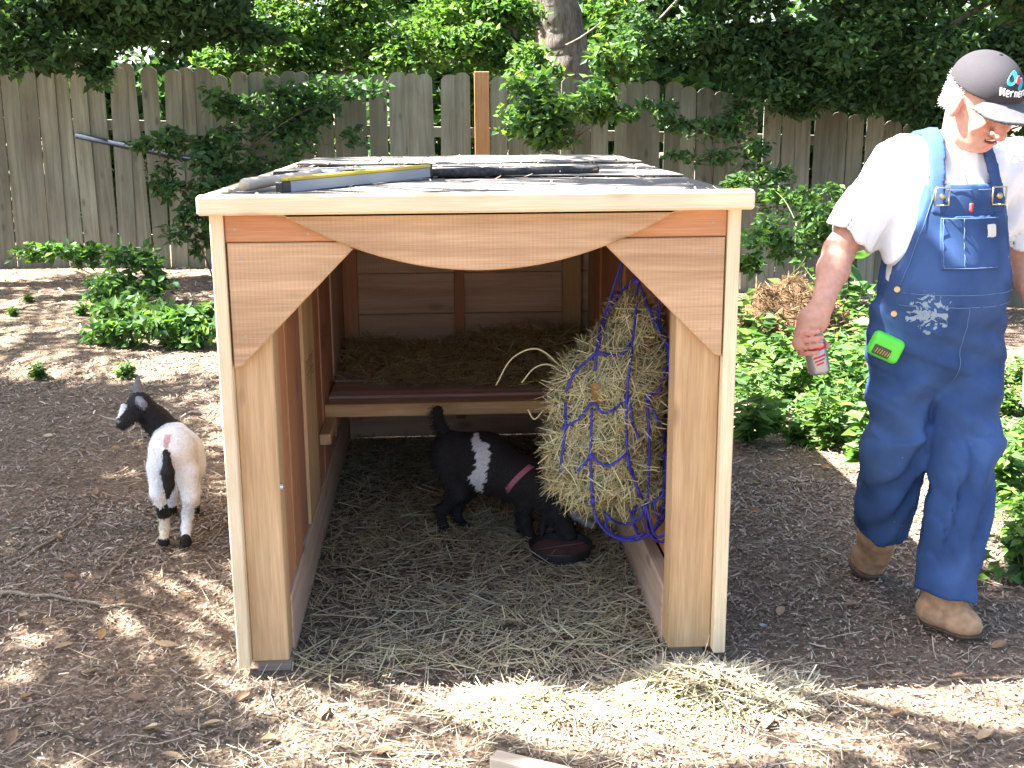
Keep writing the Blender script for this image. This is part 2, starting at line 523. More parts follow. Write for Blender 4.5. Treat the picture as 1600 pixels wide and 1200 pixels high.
def straw_obj(name, pts, nvec, Lr, Wr, cols, tilt=.25, parent=None, bend=.06, **kw):
    n = len(pts)
    V, F, C = ribbons(pts, rdir(n, tilt), nvec if nvec is not None else nrm(rng.normal(0, .35, (n, 3))+[0, 0, 1]),
                      rng.uniform(*Lr, n), rng.uniform(*Wr, n), rng.normal(0, bend, n), mixcol(n, cols))
    return obj(name, mesh_np(name, V, F, M['straw'], C), parent, **kw)

# loose litter: bark chips, needles and leaf crumbs over the whole yard
def scatter(n, x0, x1, y0, y1):
    return np.stack([rng.uniform(x0, x1, n), rng.uniform(y0, y1, n)], 1)
def on_ground(p, up=.004):
    return np.column_stack([p, gz(p[:, 0], p[:, 1])+up])
def not_shed(p, m=.0):
    return ~((np.abs(p[:, 0]) < .70+m) & (p[:, 1] > -.02) & (p[:, 1] < 2.42))
LIT = [(.26, .205, .158), (.33, .262, .202), (.19, .150, .117), (.35, .285, .225), (.29, .212, .152), (.42, .345, .272), (.23, .19, .155), (.27, .21, .16), (.22, .172, .135)]
p = np.vstack([scatter(44000, -1.7, 2.1, -.75, 1.6), scatter(24000, -2.9, 3.2, 1.2, 4.2), scatter(13000, -5, 5.5, 3.8, 8.2)])
p = p[not_shed(p)]
n = len(p); dist = np.clip((p[:, 1]+3)/3.2, .8, 3)
V, F, C = ribbons(on_ground(p, .005)+np.column_stack([np.zeros((n, 2)), rng.uniform(0, .008, n)]), rdir(n, .28), nrm(rng.normal(0, .4, (n, 3))+[0, 0, 1]),
                  rng.gamma(2.4, .0068, n)*dist**.7, rng.uniform(.0012, .0062, n)*dist**.7, rng.normal(.05, .12, n), mixcol(n, LIT, .25))
obj('forest_litter', mesh_np('forest_litter', V, F, M['litter'], C), kind='stuff',
    label='brown crumbs of bark, needles and leaves covering the yard', cat='litter')
# dry grass stalks over the litter
p = np.vstack([scatter(1100, -1.6, 1.9, -.7, .9), scatter(900, -2.8, 3.0, .9, 4)])
p = p[not_shed(p)]
straw_obj('dry_grass_stalks', on_ground(p, .012), None, (.03, .15), (.0012, .003), [(.38, .31, .22), (.32, .26, .18), (.46, .39, .28)], .12,
          kind='stuff', label='scattered pale dry grass stalks lying on the yard litter', cat='dry grass')

# ------------------------------------------------------------------ the goat shed
shed = empty('goat_shed', (0, 0, 0), label='open-fronted cedar goat shed with scalloped header and felt roof', cat='shed')
H0, HT = .03, 1.262
LX, RX = -.672, .672
# legs, skids and corner trim
plank('leg', (-.638, .002, .032), (-.537, .092, 1.19), M['fir_pale'], shed)
plank('leg', (.517, .002, .032), (.636, .092, 1.19), M['fir_pale'], shed)
plank('corner_trim', (LX, -.034, .03), (-.6385, .03, HT-.001), M['pine_trim'], shed)
plank('corner_trim', (.6375, -.034, .03), (.671, .03, HT-.001), M['pine_trim'], shed)
plank('skid', (-.572, .094, .0), (-.534, 2.3, .185), M['back_wood'], shed, 'y')
plank('skid', (.514, .094, .0), (.556, 2.3, .185), M['back_wood'], shed, 'y')
# inner lining boards, each its own piece
lining_l = [(.094, .26, 'fir_orange'), (.262, .44, 'fir_orange'), (.442, .66, 'fir_red'), (.662, .98, 'fir_pale'), (.982, 1.20, 'fir_orange'), (1.202, 1.46, 'fir_red'), (1.462, 1.70, 'fir_red'), (1.702, 1.98, 'back_wood'), (1.982, 2.29, 'back_wood')]
for i, (a, b, k) in enumerate(lining_l):
    e = (.000, .004, -.003, .006, .001, .004, -.002, .003, 0)[i]
    plank('lining_board', (-.586, a+.001, .186), (-.543+e, b-.001, 1.245), M[k], shed)
lining_r = [(.094, .27, 'fir_orange'), (.272, .45, 'fir_red'), (.452, .62, 'fir_orange'), (.622, .81, 'fir_red'), (.812, 1.0, 'fir_orange'), (1.002, 1.2, 'fir_red'), (1.202, 1.42, 'fir_orange'), (1.422, 1.62, 'fir_red'), (1.622, 1.86, 'fir_orange'), (1.862, 2.07, 'fir_red'), (2.072, 2.29, 'back_wood')]
for i, (a, b, k) in enumerate(lining_r):
    e = .004*((i*7) % 3-1)
    plank('lining_board', (.560+e, a+.001, .186), (.600, b-.001, 1.245), M[k], shed)
# outside siding: horizontal boards
for s in (-1, 1):
    z = .032
    while z < 1.24:
        z1 = min(z+.185, 1.252)
        x0, x1 = (-.634, -.588) if s < 0 else (.602, .634)
        plank('siding_board', (x0, .094, z), (x1, 2.36, z1-.003), M['cedar'], shed, 'y')
        z = z1
# back wall: horizontal planks and studs
zz = [.008, .215, .40, .585, .77, .955, 1.12, 1.245]
for a, b in zip(zz[:-1], zz[1:]):
    plank('back_board', (-.585, 2.302, a+.002), (.60, 2.34, b-.002), M['back_wood'], shed, 'x')
for x0, x1, y0 in ((-.541, -.475, 2.26), (-.045, -.001, 2.262), (.44, .525, 2.255)):
    plank('stud', (x0, y0, .10), (x1, 2.3, 1.235), M['fir_red'] if x0 < .3 else M['fir_pale'], shed)
# header, gussets, scalloped arch board
plank('header', (-.637, -.024, 1.19), (.6365, .0005, HT-.002), M['fir_orange'], shed, 'x')
prism('gusset', [(-.633, .868), (-.612, .872), (-.318, 1.170), (-.335, 1.188), (-.633, 1.188)], -.027, .0005, M['cedar'], shed)
prism('gusset', [(.633, .875), (.614, .880), (.322, 1.172), (.338, 1.188), (.633, 1.188)], -.027, .0005, M['cedar'], shed)
xs = np.linspace(-.5, .512, 41)
arch = [(x, 1.114+(x-.006)**2*.585) for x in xs] + [(.512, HT-.003), (-.5, HT-.003)]
prism('arch_board', arch, -.048, -.026, M['cedar'], shed, .004)
# roof: deck, edge trims, felt
def roofz(y): return 1.302-.016*y
def slab(name, x0, x1, y0, y1, t0, t1, mat, grain='x'):
    L = math.hypot(y1-y0, roofz(y1)-roofz(y0)); a = math.atan2(roofz(y1)-roofz(y0), y1-y0)
    o = plank(name, (x0, -L/2, t0), (x1, L/2, t1), mat, shed, grain, .003)
    o.matrix_basis = Matrix.Translation((0, (y0+y1)/2, (roofz(y0)+roofz(y1))/2)) @ Matrix.Rotation(a, 4, 'X') @ o.matrix_basis
    return o
slab('roof_deck', -.655, .655, -.03, 2.40, -.04, -.012, M['back_wood'], 'y')
plank('roof_trim', (-.692, -.085, 1.2625), (.692, -.05, 1.312), M['pine_trim'], shed, 'x', .006)
slab('roof_trim', -.692, -.657, -.049, 2.41, -.038, .006, M['pine_trim'], 'y')
slab('roof_trim', .657, .692, -.049, 2.41, -.038, -.0155, M['pine_trim'], 'y')
def felt_mat():
    m, nt, b = newmat('roof_felt')
    tc = N(nt, 'ShaderNodeTexCoord')
    n = N(nt, 'ShaderNodeTexNoise', i_Scale=420.0, i_Detail=2.0); n2 = N(nt, 'ShaderNodeTexNoise', i_Scale=5.0, i_Detail=4.0)
    for q in (n, n2): nt.links.new(tc.outputs['Object'], q.inputs['Vector'])
    c = ramp(nt, n.outputs[0], [(.35, (.095, .09, .085)), (.65, (.21, .20, .19))]).outputs[0]
    c = mixc(nt, .7, c, ramp(nt, n2.outputs[0], [(.35, (.75, .75, .75)), (.65, (1.2, 1.15, 1.1))]).outputs[0], 'MULTIPLY')
    nt.links.new(c, b.inputs['Base Color']); b.inputs['Roughness'].default_value = .95; b.inputs['Specular IOR Level'].default_value = .08
    bump(nt, b, n.outputs[0], .5, .004); return m
M['felt'] = felt_mat()
def felt_strip(y0, y1, lift, seed, rag=0):
    xs = np.linspace(-.65, .688, 70); ys = np.linspace(0, 1, 16)
    X, T = np.meshgrid(xs, ys, indexing='ij')
    Y = y0+(y1-y0)*T
    Y = Y + (T > .99)*rag*wob(X*14, X*0, seed, 4, 1.0) - (T < .01)*rag*.4*wob(X*11, X*0, seed+1, 4, 1)
    Z = roofz(Y)-.010+lift + .0035*(1+wob(X, Y, seed, 4, 5)) + .012*np.clip(wob(X, Y, seed+2, 3, 3.5)-.25, 0, 1)*rag*30
    n1, n2 = X.shape; ii = np.arange(n1*n2).reshape(n1, n2)
    Q = np.stack([ii[:-1, :-1], ii[1:, :-1], ii[1:, 1:], ii[:-1, 1:]], -1).reshape(-1, 4)
    V = np.stack([X, Y, Z], -1).reshape(-1, 3)
    V2 = V-[0, 0, .0035]; m = len(V)
    # closed thin sheet
    ring = np.concatenate([ii[:, 0], ii[-1, 1:], ii[-2::-1, -1], ii[0, -2:0:-1]])
    r2 = np.roll(ring, -1)
    side = np.stack([ring, ring+m, r2+m, r2], 1)
    obj('felt_sheet', mesh_np('felt_sheet', np.vstack([V, V2]), np.vstack([Q, Q[:, ::-1]+m, side]), M['felt'], smooth=False), shed)
felt_strip(-.045, .88, .004, 21, .004); felt_strip(.80, 1.72, .012, 31, .012); felt_strip(1.64, 2.40, .020, 41, .045)
# shelf
for i in range(11):
    y0 = 1.30+i*.091
    plank('shelf_plank', (-.537, y0, .397), (.535, y0+.083, .428+.003*((i*5) % 3)), M['shelf_wood'], shed, 'x', .004)
plank('shelf_front', (-.541, 1.262, .385), (.553, 1.298, .434), M['fir_pale'], shed, 'x', .004)
plank('ledger', (-.540, 1.04, .345), (-.50, 2.25, .3845), M['fir_pale'], shed, 'y')
plank('ledger', (.512, 1.04, .345), (.553, 2.25, .3845), M['fir_pale'], shed, 'y')
# blocks under the feet
plank('foot_block', (-.625, .012, -.01), (-.53, .085, .0315), M['grey_block'], shed, 'x', .004)
plank('foot_block', (.53, .015, -.01), (.62, .085, .0315), M['grey_block'], shed, 'x', .004)
# bolt head and lumber stamps
b = PX(440, 757, -.537)
V, F = tube([(-.541, b[1]-.02, b[2]), (-.529, b[1]-.02, b[2])], .009, 10)
obj('bolt_head', mesh_np('bolt_head', V, F, M['steel']), shed)
M['stamp'] = plain('stamp_ink', (.07, .035, .03), .9)
def stamp(yc, zc, x, h):
    mb = MB(); r = np.random.default_rng(int(yc*100))
    for row in (0, 1):
        for k in range(7):
            y = yc-.10+k*.030; z = zc-row*h*1.35
            for (dy, dz, wy, wz) in [[(0, 0, .004, h), (.008, h*.35, .012, .004), (.014, 0, .004, h*.6)], [(0, 0, .004, h), (.007, h*.4, .012, .005), (.007, -h*.4, .012, .005)], [(.006, 0, .004, h), (.006, h*.45, .016, .005)]][r.integers(0, 3)]:
                q = [(x, y+dy-wy/2, z+dz-wz/2), (x, y+dy+wy/2, z+dz-wz/2), (x, y+dy+wy/2, z+dz+wz/2), (x, y+dy-wy/2, z+dz+wz/2)]
                mb.add(q, [(0, 1, 2, 3)])
    obj('lumber_stamp', mb.mesh('lumber_stamp', M['stamp']), shed)
stamp(.82, .70, -.5355, .030); stamp(1.34, .70, -.5380, .034)
# nail heads on the front
M['nail'] = plain('nail', (.35, .34, .33), .5, .7)
for x, z in ((-.612, 1.222), (-.43, 1.21), (.60, 1.225), (-.60, 1.15), (.60, 1.15), (-.60, .95), (.60, .95)):
    V, F = tube([(x, -.0285 if z < 1.18 else -.0255, z), (x, -.02, z)], .0035, 8)
    obj('nail_head', mesh_np('nail_head', V, F, M['nail']), shed)

# straw bedding on the floor, spilling out of the front
p = scatter(15000, -.53, .51, -.05, 2.25)
th = wob(p[:, 0], p[:, 1], 71, 4, 4)*.5+.5
keep = rng.uniform(0, 1, len(p)) < np.where(p[:, 1] < .1, .35+.5*th, .25+.85*th*sstep(-.6, .1, p[:, 0]+.25*p[:, 1])+.3*sstep(.6, 1.4, p[:, 1]))
p = p[keep]
q = on_ground(p, .006); q[:, 2] += rng.uniform(0, .022, len(q))
straw_obj('straw_bedding', q, None, (.04, .17), (.0016, .0042), STRAW+[(.46, .44, .32), (.36, .31, .21), (.38, .36, .22), (.50, .46, .30)], .16,
          kind='stuff', label='loose straw bedding spread over the shed floor', cat='straw')
p = scatter(1500, -.75, 1.0, -.62, .02)
th = wob(p[:, 0], p[:, 1], 73, 4, 5)*.5+.5
p = p[rng.uniform(0, 1, len(p)) < .15+th]
straw_obj('spilled_straw', on_ground(p, .012), None, (.03, .14), (.0012, .0032), PALE, .16,
          kind='stuff', label='pale straw spilled on the litter before the shed', cat='straw')
# darker crumbs on the floor
p = scatter(9000, -.53, .51, 0, 2.25); n = len(p)
V, F, C = ribbons(on_ground(p, .004), rdir(n, .25), nrm(rng.normal(0, .4, (n, 3))+[0, 0, 1]), rng.gamma(3, .008, n), rng.uniform(.002, .01, n), rng.normal(.05, .1, n), mixcol(n, LIT[:3]+[(.16, .125, .10)], .2))
obj('floor_litter', mesh_np('floor_litter', V, F, M['litter'], C), kind='stuff', label='dark bark and leaf crumbs on the shed floor', cat='litter')
# straw on the shelf
p = scatter(6500, -.52, .50, 1.45, 2.27)
hgt = (.045+.07*sstep(1.5, 2.05, p[:, 1]))*(.65+.35*wob(p[:, 0], p[:, 1], 81, 3, 5))*sstep(1.36, 1.62, p[:, 1]+.10*wob(p[:, 0], p[:, 0]*0, 9, 3, 4))
q = np.column_stack([p, .434+hgt*rng.uniform(0, 1, len(p))**.6])
q = q[hgt > .012]
straw_obj('shelf_straw', q, None, (.05, .18), (.0016, .004), [tuple(1.15*v for v in c) for c in HAY]+[(.36, .30, .18)], .3,
          kind='stuff', label='bed of straw heaped on the slatted shelf in the shed', cat='straw')
# sunlit straw heap by the right leg
def heap(name, cx, cy, rx, ry, hh, n, label, cols=PALE, L=(.05, .17)):
    a = rng.uniform(0, 2*math.pi, n); r = np.sqrt(rng.uniform(0, 1, n))*1.15
    x = cx+rx*r*np.cos(a); y = cy+ry*r*np.sin(a)
    z = gz(x, y)+hh*np.exp(-(r*1.35)**2*1.2)*rng.uniform(.55, 1.0, n)+.004
    tc = empty(name, (cx, cy, float(gz(cx, cy))), label=label, cat='straw')
    q = np.column_stack([x, y, z])-[cx, cy, float(gz(cx, cy))]
    straw_obj('straw_stalks', q, None, L, (.0018, .0045), cols, .22, parent=tc, kind='stuff')
    # packed middle
    u = np.linspace(0, 1, 9); t = np.linspace(0, 2*math.pi, 25)[:-1]
    U, T = np.meshgrid(u, t, indexing='ij')
    X = rx*U*np.cos(T); Y = ry*U*np.sin(T); Z = hh*.72*np.exp(-(U*1.45)**2*1.2)-.02*U+.008*wob(X, Y, 5, 3, 30)
    ii = np.arange(U.size).reshape(U.shape); jj = np.roll(ii, -1, 1)
    Qd = np.stack([ii[:-1], ii[1:], jj[1:], jj[:-1]], -1).reshape(-1, 4)
    obj('packed_straw', mesh_np('packed_straw', np.stack([X, Y, Z], -1).reshape(-1, 3), Qd, M['hay_core'], smooth=True), tc)
    return tc
def hay_core_mat(name, cols):
    m, nt, b = newmat(name)
    tc = N(nt, 'ShaderNodeTexCoord'); q = N(nt, 'ShaderNodeMapping'); q.inputs['Scale'].default_value = (60, 60, 160); q.inputs['Rotation'].default_value = (.5, .7, .3)
    nt.links.new(tc.outputs['Object'], q.inputs[0])
    n = N(nt, 'ShaderNodeTexNoise', i_Scale=1.0, i_Detail=6.0, i_Distortion=2.0); nt.links.new(q.outputs[0], n.inputs['Vector'])
    nt.links.new(ramp(nt, n.outputs[0], [(.3, cols[0]), (.55, cols[1]), (.75, cols[2])]).outputs[0], b.inputs['Base Color'])
    b.inputs['Roughness'].default_value = .9; bump(nt, b, n.outputs[0], 1.0, .02); return m
M['hay_core'] = hay_core_mat('hay_core', ((.10, .09, .04), (.24, .22, .11), (.38, .34, .18)))
M['needle_core'] = hay_core_mat('needle_core', ((.06, .035, .015), (.16, .09, .04), (.26, .15, .07)))
c = PZ(1090, 1085, 0)
heap('straw_heap', c[0], c[1], .27, .13, .10, 1700, 'pale heap of straw in the sun before the right shed leg')
c = PZ(830, 1095, 0)
heap('straw_heap', c[0], c[1], .20, .09, .045, 700, 'low flat heap of straw beside the wood offcut')
for i, (u, v) in enumerate([(560, 1100), (680, 1085), (1420, 1095), (1250, 1150), (980, 1150)]):
    pass

# ------------------------------------------------------------------ hay net
hc = PY(958, 640, .36)
f = Field((.10, .12, .20), (.66, .62, 1.12), .011)
hp = lambda u, v, Y: PY(u, v, Y)
f.cone(hp(990, 500, .38), hp(965, 600, .36), .065, .125, .05).cone(hp(965, 600, .36), hp(945, 735, .34), .135, .12, .05)
f.cone(hp(1015, 560, .42), hp(1000, 740, .40), .08, .085, .05).cone(hp(905, 600, .33), hp(893, 715, .32), .07, .075, .05)
f.cone(hp(905, 745, .32), hp(1000, 765, .34), .06, .07, .05)
X, Y, Z = f.grid()
f.F += (.012*np.sin(31*X+23*Z+3)*np.sin(27*Z-19*Y)+.008*np.sin(55*X-47*Z)+.006*np.sin(83*Z+61*Y)).astype(np.float32)
f.F = np.maximum(f.F, np.broadcast_to(X-.553, f.F.shape))
V, Qd = f.nets()
Nn = vnormals(V, Qd)
bundle = empty('hay_bundle', (hc[0], hc[1], .25), label='thick wad of greenish hay stuffed in the blue net', cat='hay')
off = A(hc[0], hc[1], .25)
obj('packed_hay', mesh_np('packed_hay', V-off, Qd, M['hay_core'], smooth=True), bundle)
k = rng.integers(0, len(V), 8500); n = len(k)
dirs = nrm(np.cross(Nn[k], nrm(rng.normal(0, 1, (n, 3))))*1.0 + A(-.35, -.1, -.45)*rng.uniform(0, 1.2, (n, 1)) + Nn[k]*rng.uniform(-.1, .45, (n, 1)))
Vs, Fs, Cs = ribbons(V[k]+Nn[k]*rng.uniform(-.004, .012, (n, 1))-off, dirs, Nn[k], rng.uniform(.03, .115, n), rng.uniform(.0014, .0036, n), rng.normal(.02, .08, n), mixcol(n, HAY+[(.55, .5, .3)], .2))
keepv = (Vs[:, 0]+off[0]) < .558
Vs[:, 0] = np.minimum(Vs[:, 0], .557-off[0])
obj('hay_stalks', mesh_np('hay_stalks', Vs, Fs, M['straw'], Cs), bundle, kind='stuff')
# a few long stalks sticking out to the left
for pl in ([(775, 602), (800, 560), (840, 545), (880, 575)], [(815, 598), (835, 575), (860, 570), (890, 590)], [(850, 640), (835, 655), (825, 640)]):
    pts = spline([PY(u, v, .36) for u, v in pl], 6)-off
    Vt, Ft = tube(pts, np.linspace(.0022, .003, len(pts)), 5)
    mm = mesh_np('long_stalk', Vt, Ft, M['straw'], np.tile([(.5, .45, .28)], (len(Vt), 1)), True)
    obj('long_stalk', mm, bundle)

net = empty('hay_net', (.52, .36, .2), label='blue rope hay net hanging full on the right shed wall', cat='hay net')
noff = A(.52, .36, .2)
G = f.F
def surf_y(u, v, lift=.010):
    """first point of the hay along the ray, else a depth near the wall"""
    d = ray(u, v)
    for Yq in np.arange(.14, .6, .004):
        q = CAM + d*((Yq-CAM[1])/d[1])
        i = np.round((q-f.lo)/f.h).astype(int)
        if np.all(i >= 0) and np.all(i < f.n) and G[tuple(i)] < lift: return q
    return None
def cord(pl, wallY=.30, rad=.0042):
    px = spline([(800+x/2.4, 380+y/2.4, 0) for x, y in pl], 7)
    pts = []
    for u, v, _ in px:
        q = surf_y(u, v, .020)
        pts.append((q, u, v))
    ys = [q[1] if q is not None else np.nan for q, u, v in pts]
    ys = np.array(ys); good = ~np.isnan(ys)
    if good.any(): ys = np.interp(np.arange(len(ys)), np.where(good)[0], ys[good])
    else: ys = np.full(len(ys), wallY)
    ys2 = ys.copy()
    for i in range(1, len(ys)-1): ys2[i] = (ys[i-1]+ys[i]*2+ys[i+1])/4
    out = np.array([PY(u, v, y) for (q, u, v), y in zip(pts, ys2)])
    out[:, 0] = np.minimum(out[:, 0], .552)
    Vt, Ft = tube(out-noff, rad, 6)
    obj('cord', mesh_np('cord', Vt, Ft, M['blue_cord'], smooth=True), net)
cords = [[(415, 55), (360, 230), (330, 330), (310, 480)], [(470, 110), (465, 250), (445, 430), (430, 580), (430, 750), (450, 850), (480, 950)],
         [(465, 120), (400, 200), (350, 280), (320, 400), (240, 480), (200, 560)], [(475, 150), (520, 260), (560, 340), (600, 370)], [(550, 180), (555, 300), (580, 360)],
         [(445, 380), (400, 420), (320, 410)], [(200, 600), (200, 690), (180, 860)], [(430, 585), (380, 625), (340, 635), (300, 600), (260, 650), (210, 685)],
         [(300, 620), (295, 800), (300, 960)], [(295, 800), (270, 830), (240, 860)], [(295, 800), (360, 835), (430, 790)], [(570, 490), (550, 560), (510, 580), (515, 760), (510, 960)],
         [(510, 590), (560, 690), (605, 790)], [(605, 790), (580, 880), (560, 950), (500, 980), (460, 1000)], [(595, 380), (585, 440), (570, 490)], [(440, 590), (455, 680), (475, 730)],
         [(430, 790), (450, 870), (490, 960)], [(418, 60), (405, 130), (412, 190), (390, 185), (365, 230)], [(522, 250), (545, 262), (548, 320), (560, 345)]]
for cl in cords: cord(cl)
loops = [[(300, 960), (320, 1040), (380, 1100), (470, 1112), (540, 1060), (580, 930)], [(500, 970), (510, 1080), (560, 1120), (605, 1080)], [(440, 990), (470, 1085), (520, 1090), (605, 990)],
         [(345, 1010), (400, 1050), (470, 1040), (510, 965)], [(310, 1030), (360, 1085), (430, 1105), (500, 1090)], [(530, 960), (545, 1030), (565, 1040), (580, 960), (605, 850)],
         [(460, 985), (455, 1040), (470, 1080)], [(605, 800), (570, 900), (575, 990), (605, 1010)], [(370, 1020), (350, 1060), (400, 1110), (460, 1112)], [(500, 975), (540, 1100), (605, 1060)],
         [(560, 350), (600, 350), (620, 380), (590, 400), (575, 370), (610, 365)], [(575, 385), (600, 410), (625, 395), (605, 370)], [(580, 360), (612, 400), (622, 430)], [(608, 800), (612, 700), (606, 560), (600, 420)]]
for cl in loops: cord(cl, .26 if cl[0][1] > 900 else .3, .0042)
# knots and the nails/hook it hangs from
for (x, y) in ((470, 140), (295, 800), (430, 582), (200, 690), (510, 580), (595, 375), (605, 795), (305, 965)):
    q = surf_y(800+x/2.4, 380+y/2.4, .020)
    if q is None: q = PY(800+x/2.4, 380+y/2.4, .30); q[0] = min(q[0], .55)
    fk = Field((-.02, -.02, -.02), (.02, .02, .02), .003)
    fk.ell((0, 0, 0), (.0085, .0075, .0095), .002).cone((-.008, 0, -.006), (.008, 0, .006), .0045, .0045, .003)
    Vk, Qk = fk.nets()
    obj('knot', mesh_np('knot', Vk+q-noff, Qk, M['blue_cord'], smooth=True), net)
for (u, v, Yh) in ((973, 398, .42), (996, 420, .40), (1030, 452, .30)):
    pa = PY(u, v, Yh); 
    Vt, Ft = tube(np.array([pa, pa+A(.02, .01, .03), A(.562, pa[1]+.02, pa[2]+.05)])-noff, .0034, 6)
    obj('cord', mesh_np('cord', Vt, Ft, M['blue_cord'], smooth=True), net)

# dead leaf on the hay
def dead_leaf_mesh(name, L, W, curl, seed, col):
    r = np.random.default_rng(seed)
    t = np.linspace(0, 1, 7); wv = W*np.sin(np.pi*np.clip(t*.93+.04, 0, 1))**.8
    V = []; F = []
    for i in range(7):
        x = (t[i]-.5)*L; z = curl*L*(4*(t[i]-.5)**2)
        for s in (-1, -.5, 0, .5, 1):
            V.append((x, s*wv[i]/2*(1+r.normal(0, .06)), z+abs(s)**1.5*wv[i]*.28+r.normal(0, .01)*L))
    for i in range(6):
        for k in range(4): F.append((i*5+k, i*5+k+1, i*5+k+6, i*5+k+5))
    V = np.array(V); n0 = len(V)
    return mesh_np(name, V, F, M['deadleaf'], np.clip(np.tile(np.array(col), (n0, 1))*(1+r.normal(0, .08, (n0, 1))), 0, 1), True)
q = surf_y(932, 612, .010)
lf = obj('brown_leaf', dead_leaf_mesh('brown_leaf', .065, .036, .05, 2, (.30, .17, .06)), loc=q+A(0, -.012, 0),
         label='brown dead leaf caught on the front of the hay net', cat='leaf')
lf.rotation_euler = (math.radians(80), math.radians(65), 0)

# ------------------------------------------------------------------ feed bowl
bc = PZ(876, 874, 0); bc[2] = 0
bowl = empty('feed_bowl', tuple(bc), label='black rubber feed pan with dark feed under the goat', cat='bowl')
prof = [(0, .004), (.085, .004), (.098, .010), (.112, .050), (.118, .054), (.119, .048), (.108, .014), (.096, -.002), (0, -.004)]
def lathe(prof, n=40):
    V = []; F = []
    for r, z in prof:
        for k in range(n): V.append((r*math.cos(2*math.pi*k/n), r*math.sin(2*math.pi*k/n), z))
    for i in range(len(prof)-1):
        for k in range(n): F.append((i*n+k, i*n+(k+1) % n, (i+1)*n+(k+1) % n, (i+1)*n+k))
    return np.array(V), F
V, F = lathe([(r*.92, z+.006) for r, z in prof])
obj('pan', mesh_np('pan', V, F, M['black_rubber'], smooth=True), bowl)
V, F = lathe([(0, .046), (.05, .0465), (.085, .044), (.101, .040)])
V[:, 2] += .003*wob(V[:, 0], V[:, 1], 4, 3, 60)
obj('feed', mesh_np('feed', V, F, plain('feed_grain', (.115, .06, .058), .8, 0, .35, 220), smooth=True), bowl)
Vt, Ft = tube([(-.085, -.03, .0475), (0, .0, .0485), (.085, .03, .0475)], .0022, 6)
obj('rib', mesh_np('rib', Vt, Ft, plain('feed_rib', (.16, .09, .085), .7)), bowl)

# ------------------------------------------------------------------ goats
def goat(name, label, field, palette, root, paint, hair_dir, eyes, fur_n, extra_hair=None):
    V, Qd = field.nets()
    Nn = vnormals(V, Qd)
    cc = field.cid(V)
    C = np.array(palette)[cc]
    C = paint(V, C)
    r = empty(name, tuple(root), label=label, cat='goat', group='two young goats at the shed')
    o = A(*root)
    obj('body', mesh_np('goat_body', V-o, Qd, M['fur'], C, True), r)
    k = rng.integers(0, len(V), fur_n); n = fur_n
    L = rng.uniform(.006, .014, n)
    if extra_hair is not None: L *= extra_hair(V[k])
    d = nrm(Nn[k]*.55+hair_dir(V[k])+rng.normal(0, .25, (n, 3)))
    Vf, Ff, Cf = ribbons(V[k]+d*L[:, None]*.35, d, Nn[k], L, rng.uniform(.0012, .0022, n), np.zeros(n), np.clip(C[k]*(1+rng.normal(0, .12, (n, 1))), .004, .95))
    obj('fur', mesh_np('goat_fur', Vf-o, Ff, M['fur'], Cf), r, kind='stuff')
    for e, rad in eyes:
        fe = Field((-rad*2,)*3, (rad*2,)*3, rad/3); fe.ell((0, 0, 0), (rad, rad, rad), .001)
        Ve, Qe = fe.nets()
        obj('eye', mesh_np('eye', Ve+A(*e)-o, Qe, M['eye'], smooth=True), r)
    return r
M['eye'] = plain('eye', (.03, .022, .012), .08)
BLK, WHT, PNK, HOOF, GRY, TAN = (.022, .0205, .021), (.80, .815, .825), (.60, .38, .36), (.02, .018, .016), (.20, .20, .215), (.50, .42, .30)
PAL = [BLK, WHT, PNK, HOOF, GRY, TAN]
def foot(u, v, dz=.014):
    q = PZ(u, v, 0); q[2] = dz; return q

# black goat, head down in the bowl
f = Field((-.26, .70, -.02), (.46, 1.25, .55), .006)
c1, c2, c3 = PY(706, 707, 1.07), PY(757, 722, 1.03), PY(806, 748, .985)
f.cone(c1, c2, .080, .104, .03).cone(c2, c3, .104, .084, .03)
f.cone(PY(822, 742, .97), PY(866, 793, .90), .066, .048, .04)
hd0, hd1 = PY(872, 803, .885), PY(890, 838, .845)
f.cone(hd0, hd1, .047, .026, .02)
f.ell(hd0+A(.0, .0, .012), (.046, .05, .044), .02)
f.cone(PY(852, 806, .90), PY(846, 836, .86), .018, .010, .01, 0)
f.cone(PY(893, 800, .87), PY(926, 822, .85), .018, .011, .01, 4)
def leg(f, pts, rad, hoofc=3, c=0, k=.02):
    f.chain(pts, rad, k, c)
    h = A(*pts[-1]); f.cone(h+A(0, 0, .004), h-A(0, 0, .006), rad[-1]*1.08, rad[-1]*1.2, .004, hoofc)
h = foot(695, 833, .020)
leg(f, [PY(702, 728, 1.03), PY(718, 770, 1.02), PY(689, 797, 1.05), PY(691, 818, 1.055), h], [.053, .032, .018, .0145, .015])
h = foot(727, 831, .020)
leg(f, [PY(715, 728, 1.12), PY(728, 768, 1.12), PY(712, 795, 1.12), PY(718, 816, 1.09), h], [.050, .032, .018, .0145, .015])
h = foot(833, 851, .020)
leg(f, [PY(812, 762, .94), PY(820, 790, .93), PY(822, 815, .925), PY(826, 836, .92), h], [.042, .027, .019, .015, .016])
h = foot(818, 838, .020)
leg(f, [PY(818, 760, 1.03), PY(818, 788, 1.03), PY(816, 810, 1.02), PY(816, 826, 1.0), h], [.042, .028, .02, .016, .016])
f.chain([PY(697, 680, 1.08), PY(686, 658, 1.08), PY(684, 642, 1.075)], [.02, .017, .019], .012)
